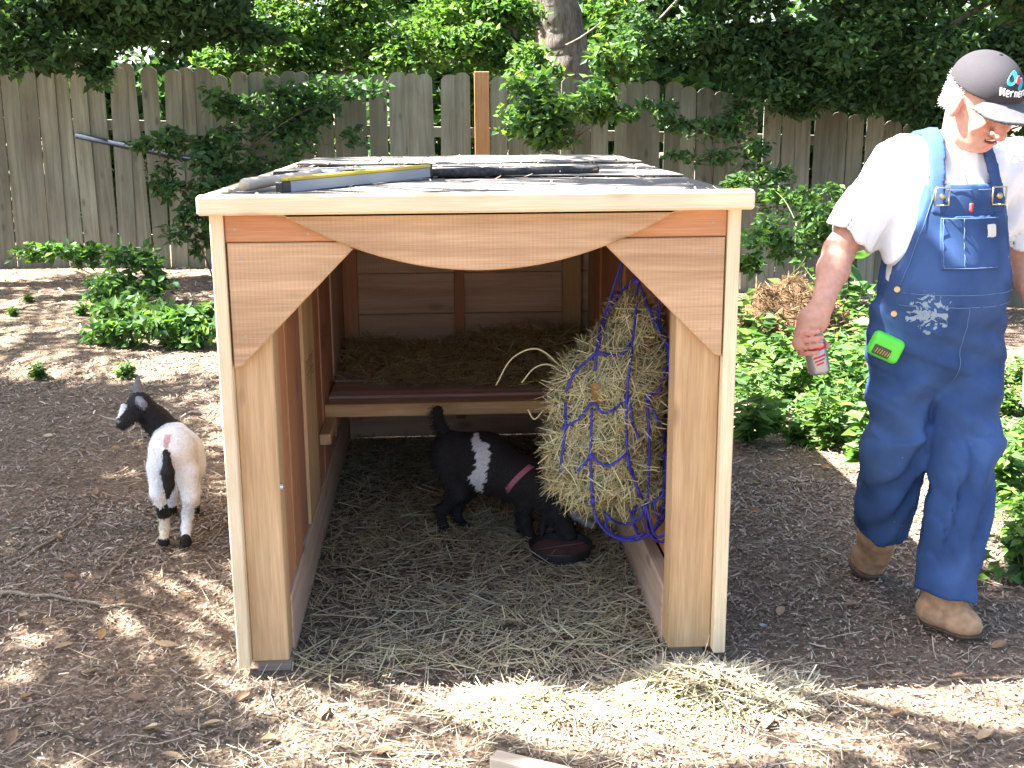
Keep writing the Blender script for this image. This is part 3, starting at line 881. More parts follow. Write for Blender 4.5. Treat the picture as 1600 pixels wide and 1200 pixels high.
def paintb(V, C):
    C = C.copy()
    u0 = PY(748, 694, .93); u1 = PY(752, 757, .93)
    t = np.clip((u0[2]-V[:, 2])/(u0[2]-u1[2]), -.6, 1.5)
    cx = u0[0]+(u1[0]-u0[0])*t + .012*np.sin(t*5)
    wd = .030*(1-.55*np.clip(t, 0, 1)+.5*np.exp(-((t-.85)/.15)**2)*1.0)*sstep(-.16, .12, t+.05*np.sin(V[:, 0]*150))*(1-sstep(1.15, 1.3, t))
    d = np.abs(V[:, 0]-cx+.004*np.sin(V[:, 2]*260)) - wd
    m = (d < 0) & (V[:, 1] < 1.03)
    C[m] = (.62, .63, .66)
    return C
gb = goat('black_goat', 'black goat with white flank patch eating from the bowl inside the shed', f, PAL, (float(c2[0]), float(c2[1]), 0.0), paintb,
          lambda V: np.tile(A(-.75, .1, -.55), (len(V), 1)), [(PY(899, 818, .845), .009), (PY(868, 822, .855), .008)], 16000,
          lambda V: 1+1.6*(V[:, 2] > PY(700, 672, 1.08)[2]+.0)*(V[:, 0] < c1[0]-.01))
o = A(float(c2[0]), float(c2[1]), 0.0)
# collar
def collar(cc, axis, r1, r2, wd, mats, parent, o):
    ax = nrm(axis); a = nrm(np.cross(ax, A(0, 1, 0))); b = np.cross(ax, a)
    n = 48; prof = [(-wd/2, 0), (wd/2, 0), (wd/2, .003), (-wd/2, .003)]
    def band(t0, t1, mat, name, lift=0, wds=1):
        V = []; F = []; st = np.linspace(t0, t1, max(3, int(n*(t1-t0)/6.28)))
        for t in st:
            rad = a*math.cos(t)*r1+b*math.sin(t)*r2; rn = nrm(rad)
            for (w, h) in prof: V.append(cc+rad+rn*(h+lift*(h > 0))+ax*w*wds)
        for i in range(len(st)-1):
            for k in range(4): F.append((i*4+k, i*4+(k+1) % 4, (i+1)*4+(k+1) % 4, (i+1)*4+k))
        F.append((0, 1, 2, 3)); F.append(tuple((len(st)-1)*4+k for k in (3, 2, 1, 0)))
        return obj(name, mesh_np(name, np.array(V)-o, F, mat, smooth=False), parent)
    cl = band(0, 2*math.pi*.999, mats[0], 'collar')
    bk = band(3.9, 4.35, mats[1], 'buckle', .003, 1.25); bk.parent = cl
    return cl
M['pink_band'] = plain('pink_band', (.42, .13, .19), .7, 0, .2, 150)
neckc = PY(815, 749, .965)
collar(neckc, PY(866, 797, .90)-PY(815, 745, .97), .079, .079, .018, (M['pink_band'], M['black_plastic']), gb, o)

# white goat with black head, seen from behind
f = Field((-1.36, .88, -.02), (-.84, 1.52, .72), .006)
f.cone(PY(269, 703, 1.06), PY(276, 709, 1.2), .081, .091, .03, 1).cone(PY(276, 709, 1.2), PY(272, 695, 1.36), .091, .080, .03, 1)
f.ell(PY(298, 730, 1.18), (.05, .08, .06), .03, 1)
f.cone(PY(264, 678, 1.39), PY(243, 656, 1.39), .058, .047, .03, 0).cone(PY(243, 656, 1.39), PY(222, 634, 1.37), .047, .042, .03, 0)
f.cone(PY(217, 632, 1.36), PY(192, 661, 1.27), .045, .023, .02, 0)
f.ell(PY(191, 660, 1.268), (.020, .020, .018), .012, 4)
f.cone(PY(193, 634, 1.30), PY(187, 653, 1.275), .010, .009, .008, 1)
f.cone(PY(217, 619, 1.37), PY(214, 606, 1.38), .011, .018, .008, 4).cone(PY(214, 606, 1.38), PY(217, 587, 1.38), .018, .004, .008, 4)
f.cone(PY(217, 625, 1.33), PY(224, 632, 1.27), .013, .015, .008, 4)
hl, hr = foot(257, 852, .020), foot(291, 853, .020)
leg(f, [PY(249, 730, 1.04), PY(247, 770, 1.02), PY(256, 803, 1.07), PY(257, 825, 1.06), hl], [.046, .026, .018, .0155, .017], 5, 1)
leg(f, [PY(291, 738, 1.04), PY(297, 775, 1.02), PY(293, 803, 1.07), PY(291, 825, 1.06), hr], [.046, .026, .018, .0155, .017], 3, 1)
for u in (262, 298):
    sh = PY(u, 735, 1.36)
    leg(f, [sh, sh-A(0, .01, .09), sh-A(0, 0, .18), A(sh[0], 1.36, .02)], [.042, .028, .02, .016], 3, 1)
f.chain([PY(259, 708, .975), PY(261, 718, .955), PY(262, 738, .945), PY(264, 758, .95), PY(262, 778, .955)], [.011, .012, .023, .019, .006], .008, 0)
def paintw(V, C):
    C = C.copy()
    a = PY(257, 688, .97)
    m = (np.hypot((V[:, 0]-a[0])/.012, (V[:, 2]-a[2])/.035) < 1) & (V[:, 1] < 1.02)
    C[m] = PNK
    hk = PY(257, 804, 1.06)
    m = (V[:, 2] < PY(256, 789, 1.05)[2]+.008*np.sin(V[:, 0]*160)) & (V[:, 2] > PY(256, 815, 1.05)[2]) & (V[:, 0] < PY(275, 800, 1.05)[0]) & (V[:, 1] < 1.2)
    C[m] = BLK
    lo = (V[:, 2] < .082) & (V[:, 2] > .03) & (V[:, 0] < -1.06) & (V[:, 1] < 1.15)
    C[lo] = (.62, .56, .45)
    lo = (V[:, 2] < .030)
    C[lo] = HOOF
    return C
ro = (float(PY(272, 713, 1.2)[0]), 1.18, 0.0)
goat('white_goat', 'white goat with black head and tail standing outside the shed', f, PAL, ro, paintw,
     lambda V: np.tile(A(0, -.5, -.75), (len(V), 1)), [(PY(199, 640, 1.295), .009)], 14000)

# ------------------------------------------------------------------ the man in overalls
pc = A(1.345, .30, 0.0)
fd = nrm(A(.10, -.99, 0)); ld = nrm(A(.99, .10, 0)); ROT = [ld, fd, (0, 0, 1)]
man = empty('person', tuple(pc), label='man in blue denim overalls, white t-shirt and dark cap walking past', cat='person')
W3 = lambda s, fr, z: pc+ld*s+fd*fr+A(0, 0, z)
lo, hi = (.86, -.12, -.02), (1.86, .82, 1.72)
RS, LS = PY(1402, 246, .34), W3(.205, -.01, 1.345)
RE, RW = PY(1311, 392, .33), PY(1284, 478, .20)
LE, LW = W3(.27, -.02, 1.08), W3(.255, .14, .88)
RH, LH = W3(-.095, .0, .86), W3(.09, .0, .86)
RK, LK = PY(1398, 705, .30), PY(1508, 735, .20)
RA, LA = PZ(1368, 868, .10), PZ(1474, 935, .10)
hc_ = PY(1533, 156, .20)
fdh = nrm(fd*.95+ld*.22+A(0, 0, -.50)); ldh = nrm(np.cross(fdh, A(0, 0, 1)))*-1
uph = nrm(np.cross(ldh, fdh)); 
if uph[2] < 0: uph = -uph
if ldh @ ld < 0: ldh = -ldh
HR = [ldh, fdh, uph]
HP = lambda s, fr, up: hc_+ldh*s+fdh*fr+uph*up
# --- skin body
b = Field((.86, -.06, -.02), (1.80, .78, 1.72), .0042)
b.ell(HP(0, -.005, .022), (.074, .096, .090), .02, 0, HR)
b.ell(HP(0, .030, -.055), (.056, .062, .072), .025, 0, HR)
b.ell(HP(0, .058, -.095), (.034, .034, .028), .02, 0, HR)                        # chin
b.cone(HP(0, .092, -.008), HP(0, .116, -.046), .011, .017, .012, 1)             # nose
b.ell(HP(.018, .103, -.046), (.010, .010, .008), .006, 1, HR); b.ell(HP(-.018, .103, -.046), (.010, .010, .008), .006, 1, HR)
b.cone(HP(-.045, .082, .014), HP(.045, .082, .014), .012, .012, .012)           # brow
for s in (-1, 1):
    b.ell(HP(s*.030, .094, -.004), (.014, .010, .009), .006, 0, HR, sub=True)    # eye sockets
    b.ell(HP(s*.040, .072, -.040), (.022, .022, .02), .015, 1, HR)               # cheeks
    b.ell(HP(s*.078, -.004, -.018), (.012, .022, .034), .008, 1, HR)             # ears
b.ell(HP(0, .098, -.072), (.026, .012, .006), .003, 2, HR, sub=True)             # mouth
b.cone(HP(-.020, .092, -.082), HP(.020, .092, -.082), .0065, .0065, .005, 1)
b.cone(HP(-.020, .094, -.064), HP(.020, .094, -.064), .005, .005, .005, 1)
b.cone(W3(.03, -.01, 1.34), HP(0, -.03, -.06), .060, .055, .03)
b.cone(W3(0, 0, 1.25), W3(0, 0, .95), .12, .12, .05).cone(RS, LS, .05, .05, .05)
b.chain([RH, RK, RK+(RA-RK)*.84], [.075, .05, .03], .03).chain([LH, LK, LK+(LA-LK)*.9], [.075, .05, .03], .03)
b.chain([RS, RE], [.052, .043], .03).chain([RE, RE+(RW-RE)*.35, RW], [.044, .044, .029], .02)
b.chain([LS, LE], [.052, .043], .03).chain([LE, LE+(LW-LE)*.35, LW], [.044, .044, .029], .02)
# right hand round a can
cax = nrm(PY(1281, 588, .165)-PY(1268, 520, .185))      # can axis, top -> bottom
can_r = .031
canc = PY(1275, 553, .178)
side = nrm(np.cross(cax, A(0, 1, 0))); 
if side[0] > 0: side = -side                        # towards image left
front = np.cross(cax, side)
if front[1] > 0: front = -front                     # towards the camera
ct = canc-cax*.062
palm0 = RW; palm1 = ct+side*.012-front*.008+cax*.01
b.cone(RW, RW+(palm1-RW)*.45+side*.012, .028, .036, .02).cone(RW+(palm1-RW)*.45+side*.010, ct+side*(can_r+.006)+cax*.022, .036, .024, .02)
b.cone(RW+(palm1-RW)*.5-side*.01, ct-front*.02+cax*.005, .028, .022, .02)
for i in range(4):
    hgt = -.006+i*.0190; ln = (3.3, 3.6, 3.4, 2.9)[i]; rr = (.0084, .0088, .0085, .0076)[i]
    pts = []
    for j in range(7):
        t = math.radians(-35)+ln*j/6*.72
        R_ = can_r+rr*.82
        pts.append(ct+cax*(hgt+.004*j/6)+side*math.cos(t)*R_+front*math.sin(t)*R_)
    pts[0] = pts[0]+side*.006
    b.chain(pts, np.linspace(rr*1.1, rr*.88, 7), .0015, 1)
    b.cone(RW+(palm1-RW)*.55+side*.012, pts[0], .016, rr*1.15, .006, 0)
tp = []
for j in range(4):
    t = math.radians(-75)-1.5*j/3
    tp.append(ct+cax*(.0+.016*j)+side*math.cos(t)*(can_r+.010)+front*math.sin(t)*(can_r+.010))
b.chain([RW+(palm1-RW)*.45-side*.012]+tp, [.018, .016, .0125, .0118, .0095], .006, 1)
# left hand holding a sheet
lh = LW+nrm(LW-LE)*.07
b.cone(LW, lh, .028, .034, .02)
for i in range(4):
    a = lh+ld*(-.002)+fd*(.026-.017*i)+A(0, 0, -.028+.003*abs(i-1))
    b.chain([lh+fd*(.02-.013*i), a, a+A(0, 0, -.03)-ld*.012, a+A(0, 0, -.042)-ld*.034], [.013, .0102, .0095, .0082], .005, 1)
b.chain([LW+fd*.02-A(0, 0, .01), lh+fd*.038-ld*.018, lh+fd*.03-ld*.036-A(0, 0, .03)], [.016, .013, .0095], .006, 1)
V, Qd = b.nets()
pal = np.array([(.52, .29, .22), (.56, .27, .21), (.22, .06, .055)])
C = pal[b.cid(V)]
C = C*(1+.06*wob(V[:, 0]*1.0+V[:, 2], V[:, 1]+V[:, 2]*.7, 8, 4, 40))[:, None]
md = np.linalg.norm((V-HP(0, .098, -.072))@np.array([ldh, fdh, uph]).T/A(.026, .016, .008), axis=1) < 1.0
C[md] = (.16, .04, .04)
obj('body', mesh_np('person_body', V-pc, Qd, M['skin'], C, True), man)
# eyes
for s in (-1, 1):
    fe = Field((-.02,)*3, (.02,)*3, .003); fe.ell((0, 0, 0), (.011, .011, .011), .001); Ve, Qe = fe.nets()
    ctr = HP(s*.030, .081, -.004)
    e = obj('eye', mesh_np('eye', Ve+ctr-pc, Qe, M['eye_white'] if 'eye_white' in M else M.setdefault('eye_white', plain('eye_white', (.6, .58, .54), .2)), smooth=True), man)
    fe = Field((-.01,)*3, (.01,)*3, .0016); fe.ell((0, 0, 0), (.005, .005, .005), .001); Ve, Qe = fe.nets()
    obj('iris', mesh_np('iris', Ve+ctr+fdh*.0075-uph*.002-pc, Qe, M['eye'], smooth=True), e)
# teeth
Vt, Ft = tube([HP(-.016, .090, -.069), HP(0, .097, -.069), HP(.016, .090, -.069)], .004, 6)
obj('teeth', mesh_np('teeth', Vt-pc, Ft, plain('teeth', (.7, .66, .58), .3)), man)
# hair: white tufts below the cap
n = 2200
t = rng.uniform(-2.75, 2.75, n)+math.pi; upv = rng.uniform(-.055, .05, n)
pts = np.array([HP(.078*math.sin(a), .098*math.cos(a)-.006, q) for a, q in zip(t, upv)])
outv = nrm(pts-hc_)
m = (np.abs(t-math.pi) < 1.75) & (upv > -.03-.02*np.cos(t-math.pi)*1.0)
pts = pts[m]; outv = outv[m]; n = len(pts)
d = nrm(outv*.3-uph*.7-fdh*.5+rng.normal(0, .2, (n, 3)))
Vf, Ff, Cf = ribbons(pts+d*.008, d, outv, rng.uniform(.012, .024, n), rng.uniform(.001, .0022, n), rng.normal(0, .1, n), mixcol(n, [(.72, .71, .69), (.6, .59, .57), (.8, .79, .77)], .05))
obj('hair', mesh_np('hair', Vf-pc, Ff, M['fur'], Cf), man, kind='stuff')

# --- clothes
h7 = .0065
sh = Field(lo, hi, h7)
sh.ell(W3(0, 0, 1.18), (.180, .128, .23), .04, 0, ROT).ell(W3(0, .015, 1.00), (.176, .145, .20), .05, 0, ROT)
sh.cone(RS+A(.02, 0, -.01), LS+A(-.02, 0, -.01), .070, .070, .06)
sh.cone(W3(0, -.01, 1.34), W3(0.01, .0, 1.385), .085, .068, .04)
torso = sh.F.copy()
def sleeve(f, S, E, r0, r1, cut):
    ax = nrm(E-S); L = np.linalg.norm(E-S)*cut
    X, Y, Z = f.grid()
    t = (X-S[0])*ax[0]+(Y-S[1])*ax[1]+(Z-S[2])*ax[2]
    q = np.sqrt(np.maximum((X-S[0])**2+(Y-S[1])**2+(Z-S[2])**2-t*t, 0))
    d = q-(r0+(r1-r0)*np.clip(t/L, 0, 1))
    d = np.maximum(d, t-L)
    d = np.where(t < 0, np.sqrt(q*q+t*t)-r0, d)
    f.F = f.smin(f.F, d.astype(np.float32), .03)
sleeve(sh, RS+A(.012, 0, -.005), RE, .070, .080, .86); sleeve(sh, LS, LE, .070, .080, .86)
X, Y, Z = sh.grid()
S_ = (X-pc[0])*ld[0]+(Y-pc[1])*ld[1]; Fr = (X-pc[0])*fd[0]+(Y-pc[1])*fd[1]
wr = .006*np.sin(38*Z+9*np.sin(14*S_)+6*Fr)+.006*np.sin(26*S_+17*Z+4*np.sin(9*Z))+.003*np.sin(61*S_-43*Z)
sh.F = sh.F+np.maximum(wr, -.005).astype(np.float32)
# neck opening
nk = W3(.035, .03, 1.43)
q = np.sqrt((X-nk[0])**2+(Y-nk[1])**2+((Z-nk[2])/1.0)**2)-.062
sh.F = -sh.smin(-sh.F, q.astype(np.float32)*1.0, .006) if False else np.maximum(sh.F, -q.astype(np.float32))
# hollow sleeve mouths
for S, E in ((RS+A(.012, 0, -.005), RE), (LS, LE)):
    ax = nrm(E-S); L = np.linalg.norm(E-S)*.86
    t = (X-S[0])*ax[0]+(Y-S[1])*ax[1]+(Z-S[2])*ax[2]
    q = np.sqrt(np.maximum((X-S[0])**2+(Y-S[1])**2+(Z-S[2])**2-t*t, 0))
    hole = np.maximum(q-.062, (L-.05)-t)
    sh.F = np.maximum(sh.F, -hole.astype(np.float32))
sh.F = np.maximum(sh.F, (.93-Z).astype(np.float32)+0*sh.F)
V, Qd = sh.nets()
def cloth_mat(name, c, sc=900, nz=.08, rough=.85):
    m, nt, bb = newmat(name)
    tc = N(nt, 'ShaderNodeTexCoord')
    n1 = N(nt, 'ShaderNodeTexNoise', i_Scale=9.0, i_Detail=4.0); n2 = N(nt, 'ShaderNodeTexNoise', i_Scale=float(sc), i_Detail=2.0)
    for n in (n1, n2): nt.links.new(tc.outputs['Object'], n.inputs['Vector'])
    cc = ramp(nt, n1.outputs[0], [(.3, tuple(x*(1-nz) for x in c)), (.7, tuple(min(1, x*(1+nz)) for x in c))]).outputs[0]
    cc = mixc(nt, .5, cc, ramp(nt, n2.outputs[0], [(.35, (.8,)*3), (.65, (1.15,)*3)]).outputs[0], 'MULTIPLY')
    nt.links.new(cc, bb.inputs['Base Color']); bb.inputs['Roughness'].default_value = rough; bb.inputs['Specular IOR Level'].default_value = .15
    bump(nt, bb, n2.outputs[0], .25, .002)
    return m, nt, bb, cc, tc
M['tshirt'] = cloth_mat('white_tshirt', (.72, .74, .77))[0]
obj('t_shirt', mesh_np('t_shirt', V-pc, Qd, M['tshirt'], smooth=True), man)

# denim with worn patches and paint spots
dm, nt, bb, cc, tc = cloth_mat('blue_denim', (.032, .070, .180), 700, .3)
n3 = N(nt, 'ShaderNodeTexNoise', i_Scale=3.5, i_Detail=3.0); nt.links.new(tc.outputs['Object'], n3.inputs['Vector'])
cc = mixc(nt, mth(nt, 'MULTIPLY', ramp(nt, n3.outputs[0], [(.45, (0, 0, 0)), (.75, (1, 1, 1))]).outputs[0], .45), cc, (.085, .15, .31))
sp = N(nt, 'ShaderNodeTexNoise', i_Scale=34.0, i_Detail=4.0, i_Distortion=1.5); nt.links.new(tc.outputs['Object'], sp.inputs['Vector'])
spot = PY(1450, 497, .13)-pc
vd = N(nt, 'ShaderNodeVectorMath', operation='DISTANCE'); nt.links.new(tc.outputs['Object'], vd.inputs[0]); vd.inputs[1].default_value = tuple(spot)
near = ramp(nt, vd.outputs['Value'], [(.0, (.34,)*3), (.055, (.22,)*3), (.085, (0,)*3), (1, (0,)*3)]).outputs[0]
thr = mth(nt, 'ADD', sp.outputs[0], near)
mask = ramp(nt, thr, [(.752, (0,)*3), (.775, (1,)*3)]).outputs[0]
cc = mixc(nt, mth(nt, 'MULTIPLY', mask, .55), cc, (.42, .54, .58))
nt.links.new(cc, bb.inputs['Base Color'])
M['denim'] = dm
ov = Field(lo, hi, h7)
ov.ell(W3(0, .0, .93), (.190, .155, .16), .05, 0, ROT).ell(W3(0, -.02, .80), (.180, .145, .14), .05, 0, ROT)
pelvis = ov.F.copy()
legs = {}
for nm, H_, K_, r0_, r1_ in (('R', RH, RK, .108, .088), ('L', LH, LK, .110, .092)):
    g_ = Field(lo, hi, h7); g_.chain([H_, K_], [r0_, r1_], .02); legs[nm] = g_.F
X, Y, Z = ov.grid()
def pantleg(nm, K, Ank, r0, r1, ext):
    ax = nrm(Ank-K); L = np.linalg.norm(Ank-K)*ext
    t = (X-K[0])*ax[0]+(Y-K[1])*ax[1]+(Z-K[2])*ax[2]
    q = np.sqrt(np.maximum((X-K[0])**2+(Y-K[1])**2+(Z-K[2])**2-t*t, 0))
    d = np.maximum(np.maximum(q-(r0+(r1-r0)*np.clip(t/L, 0, 1)), t-L), -t-.10)
    hole = np.maximum(q-(r1-.024), (L-.035)-t)
    g_ = ov.smin(legs[nm], d.astype(np.float32), .02)
    legs[nm] = np.maximum(g_, -hole.astype(np.float32))
pantleg('R', RK, RA, .087, .090, .70); pantleg('L', LK, LA, .091, .090, .97)
pel_leg = {k_: ov.smin(pelvis, v_, .035) for k_, v_ in legs.items()}
ov.F = ov.smin(pel_leg['R'], pel_leg['L'], .008)
leg_w = (Z < .75)
wr = .011*np.sin(27*Z+8*np.sin(11*X+5*Y)+3)*np.exp(-((Z-.42)/.20)**2) + .006*np.sin(33*X+9*np.sin(6*Z+2))*np.exp(-((Z-.6)/.25)**2) + .004*np.sin(40*Z+5*np.sin(12*X))*np.exp(-((Z-.20)/.10)**2) + .004*np.sin(24*X+13*Z+9*np.sin(7*Z)) + .008*np.sin(34*Z-26*X)*np.exp(-((Z-.74)/.10)**2) + .006*np.sin(30*Z+22*X+3*np.sin(17*X))*np.exp(-((Z-.93)/.07)**2)
crease = (1-np.abs(np.sin(19*Z+7*np.sin(9*X+4*Y)+2*np.sin(23*X))))**3
crease2 = (1-np.abs(np.sin(15*X+11*Z+4*np.sin(8*Z))))**4
wr = wr + .007*crease*np.exp(-((Z-.40)/.28)**2) + .005*crease2*np.exp(-((Z-.65)/.3)**2)
ov.F = ov.F+wr.astype(np.float32)
ov.F = np.maximum(ov.F, (Z-1.03).astype(np.float32)+0*ov.F)          # waist edge (sides)
S_ = (X-pc[0])*ld[0]+(Y-pc[1])*ld[1]; Fr = (X-pc[0])*fd[0]+(Y-pc[1])*fd[1]
zt = 1.30
halfw = .185-.072*np.clip((Z-.98)/.30, 0, 1)
reg = np.maximum(np.maximum(np.abs(S_)-halfw, Z-zt), np.maximum(.90-Z, .02-Fr))
shell = torso-.013
bib = np.maximum(shell, reg.astype(np.float32))
ov.F = ov.smin(ov.F, bib, .01)
# back panel and straps
regb = np.maximum(np.maximum(np.abs(S_)-(.17-.12*np.clip((Z-1.0)/.32, 0, 1)), Z-1.33), np.maximum(.9-Z, Fr-.0))
ov.F = np.minimum(ov.F, np.maximum(shell, regb.astype(np.float32)))
V, Qd = ov.nets()
ovo = obj('overalls', mesh_np('overalls', V-pc, Qd, M['denim'], smooth=True), man)
dm2 = M['denim']
for s in (-1, 1):
    sx = s*(.088-.02*np.clip((Z-1.3)/.12, 0, 1))
    reg = np.maximum(np.abs(S_-sx)-.019, 1.22-Z)
    st_ = np.maximum(torso-.0155, reg.astype(np.float32)); st_ = np.maximum(st_, -(torso-.002))
    V, Qd = ov.nets(st_)
    so = obj('strap', mesh_np('strap', V-pc, Qd, M['denim'], smooth=True), ovo)
def patch(name, s0, s1, z0, z1, lift, mat, parent=ovo, front=True):
    reg = np.maximum(np.abs(S_-(s0+s1)/2)-(s1-s0)/2, np.abs(Z-(z0+z1)/2)-(z1-z0)/2)
    reg = np.maximum(reg, (.02-Fr) if front else (Fr-.0))
    F_ = np.maximum(np.maximum(torso-lift, reg.astype(np.float32)), -(torso-.006))
    V, Qd = ov.nets(F_)
    return obj(name, mesh_np(name, V-pc, Qd, mat, smooth=True), parent)
pk = patch('bib_pocket', -.085, .085, 1.07, 1.215, .0205, M['denim'])
M['stitch'] = plain('stitch', (.11, .18, .32), .8)
def surf_on(F, origin_s, z, lift=.0):
    """front surface point of field F at lateral s, height z"""
    for fr in np.arange(.30, -.1, -.002):
        q = W3(origin_s, fr, z); i = np.round((q-A(*lo))/h7).astype(int)
        if np.all(i >= 0) and np.all(i < ov.n) and F[tuple(i)] < lift: return q
    return W3(origin_s, .1, z)
full = np.minimum(ov.F, torso-.0205+1e-9)
def seam(name, pts, parent, rad=.0010, F=None):
    F = ov.F if F is None else F
    q = np.array([surf_on(F, s, z, .002) for s, z in pts])
    Vt, Ft = tube(q-pc, rad, 5); return obj(name, mesh_np(name, Vt, Ft, M['stitch'], smooth=True), parent)
lin = lambda a, b, n=14: [(a[0]+(b[0]-a[0])*t, a[1]+(b[1]-a[1])*t) for t in np.linspace(0, 1, n)]
pf = torso-.0205
seam('stitching', lin((-.085, 1.209), (.085, 1.209)), pk, F=pf); seam('stitching', lin((-.08, 1.075), (.08, 1.075)), pk, F=pf)
seam('stitching', lin((-.025, 1.075), (-.025, 1.209)), pk, F=pf); seam('stitching', lin((-.08, 1.075), (-.08, 1.209)), pk, F=pf)
seam('stitching', lin((-.165, 1.0), (.165, 1.0), 24), ovo); seam('stitching', lin((-.17, .965), (.17, .965), 24), ovo)
seam('stitching', lin((0, .96), (0, .74)), ovo); seam('stitching', lin((-.10, 1.285), (.10, 1.285)), ovo)
for s in (-1, 1): seam('stitching', lin((s*.17, 1.02), (s*.098, 1.285)), ovo)
lp = patch('label_patch', .045, .078, 1.155, 1.195, .0225, plain('label_patch', (.55, .55, .5), .8), pk)
patch('red_tab', -.010, .008, 1.222, 1.252, .0165, plain('red_tab', (.45, .04, .04), .7), ovo)
for s in (-1, 1):
    q = surf_on(np.minimum(ov.F, torso-.0165), s*.083, 1.268, .002)
    bk = MB()
    for pl in ([(-.020, -.024), (.020, -.024), (.020, .024), (-.020, .024), (-.020, -.024)],):
        P_ = np.array([q+fd*.004+ld*a_+A(0, 0, b_) for a_, b_ in pl]); Vt, Ft = tube(P_, .0028, 6); bk.add(Vt-pc, Ft)
    Vt, Ft = tube([q+fd*.001, q+fd*.008], .0085, 12); bk.add(Vt-pc, Ft)
    obj('buckle', bk.mesh('buckle', M['brass'], True), ovo)
for u, v in ((1402, 452), (1397, 490)):
    for Yq in np.arange(.05, .5, .004):
        q = PY(u, v, Yq); i = np.round((q-A(*lo))/h7).astype(int)
        if np.all(i >= 0) and np.all(i < ov.n) and ov.F[tuple(i)] < .002: break
    Vt, Ft = tube([q+A(.002, .004, 0), q-A(.002, .004, 0)], .0085, 12); obj('button', mesh_np('button', Vt-pc, Ft, M['brass'], smooth=False), ovo)
# side pocket / tool loop on the image-left leg
# --- boots
M['boot'] = plain('tan_suede', (.36, .22, .125), .9, 0, .25, 40)
M['sole'] = plain('boot_sole', (.10, .07, .05), .9, 0, .3)
def boot(heel, toe, ank, tilt):
    d = nrm((toe-heel)*A(1, 1, 0)); r = np.array([d[1], -d[0], 0]); R_ = [r, d, (0, 0, 1)]
    L = np.linalg.norm((toe-heel)[:2])
    bf = Field(np.minimum(heel, toe)-.1, np.maximum(np.maximum(heel, toe), ank)+.12, .006)
    bf.cone(heel+d*.045+A(0, 0, .05), toe-d*.055+A(0, 0, .042), .046, .044, .03)
    bf.ell(toe-d*.06+A(0, 0, .040), (.050, .062, .038), .02, 0, R_)
    bf.cone(heel+d*.05+A(0, 0, .07), ank+A(0, 0, .05), .050, .056, .03)
    bf.cone(heel+d*.10+A(0, 0, .07), ank+d*.02+A(0, 0, .03), .035, .04, .03)
    X, Y, Z = bf.grid()
    zb = heel[2]+(toe[2]-heel[2])*np.clip(((X-heel[0])*d[0]+(Y-heel[1])*d[1])/L, 0, 1)
    body = bf.F + (.002*np.sin(70*Z+20*X)).astype(np.float32)
    up_ = np.maximum(body, (zb+.020-Z).astype(np.float32))
    V, Qd = bf.nets(up_)
    bo = obj('boot', mesh_np('boot', V-pc, Qd, M['boot'], smooth=True), man)
    so_ = np.maximum(body-.006, np.maximum(Z-(zb+.021), zb-Z).astype(np.float32))
    V, Qd = bf.nets(so_)
    obj('sole', mesh_np('sole', V-pc, Qd, M['sole'], smooth=False), bo)
boot(LA*A(1, 1, 0)+A(-.045, .055, .0), PZ(1532, 992, .02)*A(1, 1, 0), LA, 0)
boot(RA*A(1, 1, 0)+A(-.01, .10, .030), PZ(1366, 905, .0)*A(1, 1, 0)+A(0, -.03, .0), RA+A(0, .005, .02), 0)
# --- cap
cp = Field(hc_-.24, hc_+.24, .0036)
cp.ell(HP(0, -.004, .040), (.089, .110, .090), .01, 0, HR)
X, Y, Z = cp.grid()
Sx = (X-hc_[0])*ldh[0]+(Y-hc_[1])*ldh[1]+(Z-hc_[2])*ldh[2]
Fx = (X-hc_[0])*fdh[0]+(Y-hc_[1])*fdh[1]+(Z-hc_[2])*fdh[2]
Ux = (X-hc_[0])*uph[0]+(Y-hc_[1])*uph[1]+(Z-hc_[2])*uph[2]
dome = np.maximum(cp.F, (.036-Ux).astype(np.float32))
inner = np.sqrt((Sx/.082)**2+((Fx+.004)/.103)**2+((Ux-.038)/.082)**2)-1
dome = np.maximum(dome, -(inner*.08).astype(np.float32))
V, Qd = cp.nets(dome)
M['cap'] = cloth_mat('cap_cloth', (.045, .042, .048), 600, .1)[0]
cap = obj('cap', mesh_np('cap', V-pc, Qd, M['cap'], smooth=True), man)
bz = .040-.020*(Sx/.08)**2-.22*np.clip(Fx-.09, 0, 1)
brim = np.maximum(np.abs(Ux-bz)-.0048, np.maximum(((Sx/.092)**2+(np.clip(Fx-.075, -9, 9)/.105)**2-1)*.08, .070-Fx))
V, Qd = cp.nets(brim.astype(np.float32))
obj('brim', mesh_np('brim', V-pc, Qd, plain('cap_brim', (.075, .072, .08), .8, 0, .1), smooth=True), cap)
V, F = tube([HP(0, -.004, .127), HP(0, -.004, .133)], [.008, .005], 10); obj('cap_button', mesh_np('cap_button', V-pc, F, M['cap']), cap)
def on_cap(s, up, lift=.0015):
    t = max(0.05, 1-(s/.089)**2-((up-.040)/.090)**2)
    return HP(s, -.004+.110*math.sqrt(t)+lift, up)
def emblem(name, poly, col, lift):
    V = [on_cap(s, u, lift) for s, u in poly]; V2 = [p_-fdh*.003 for p_ in V]; n_ = len(V)
    F = [tuple(range(n_)), tuple(range(2*n_-1, n_-1, -1))]+[(i, i+n_, (i+1) % n_+n_, (i+1) % n_) for i in range(n_)]
    obj(name, mesh_np(name, np.array(V+V2)-pc, F, plain(name+'_thread', col, .7)), cap)
def ell2(cx, cz, a, b_, ang, t0=0, t1=2*math.pi, n_=18):
    t = np.linspace(t0, t1, n_, endpoint=(t1-t0 < 6)); c_, s_ = math.cos(ang), math.sin(ang)
    return [(cx+a*math.cos(q)*c_-b_*math.sin(q)*s_, cz+a*math.cos(q)*s_+b_*math.sin(q)*c_) for q in t]
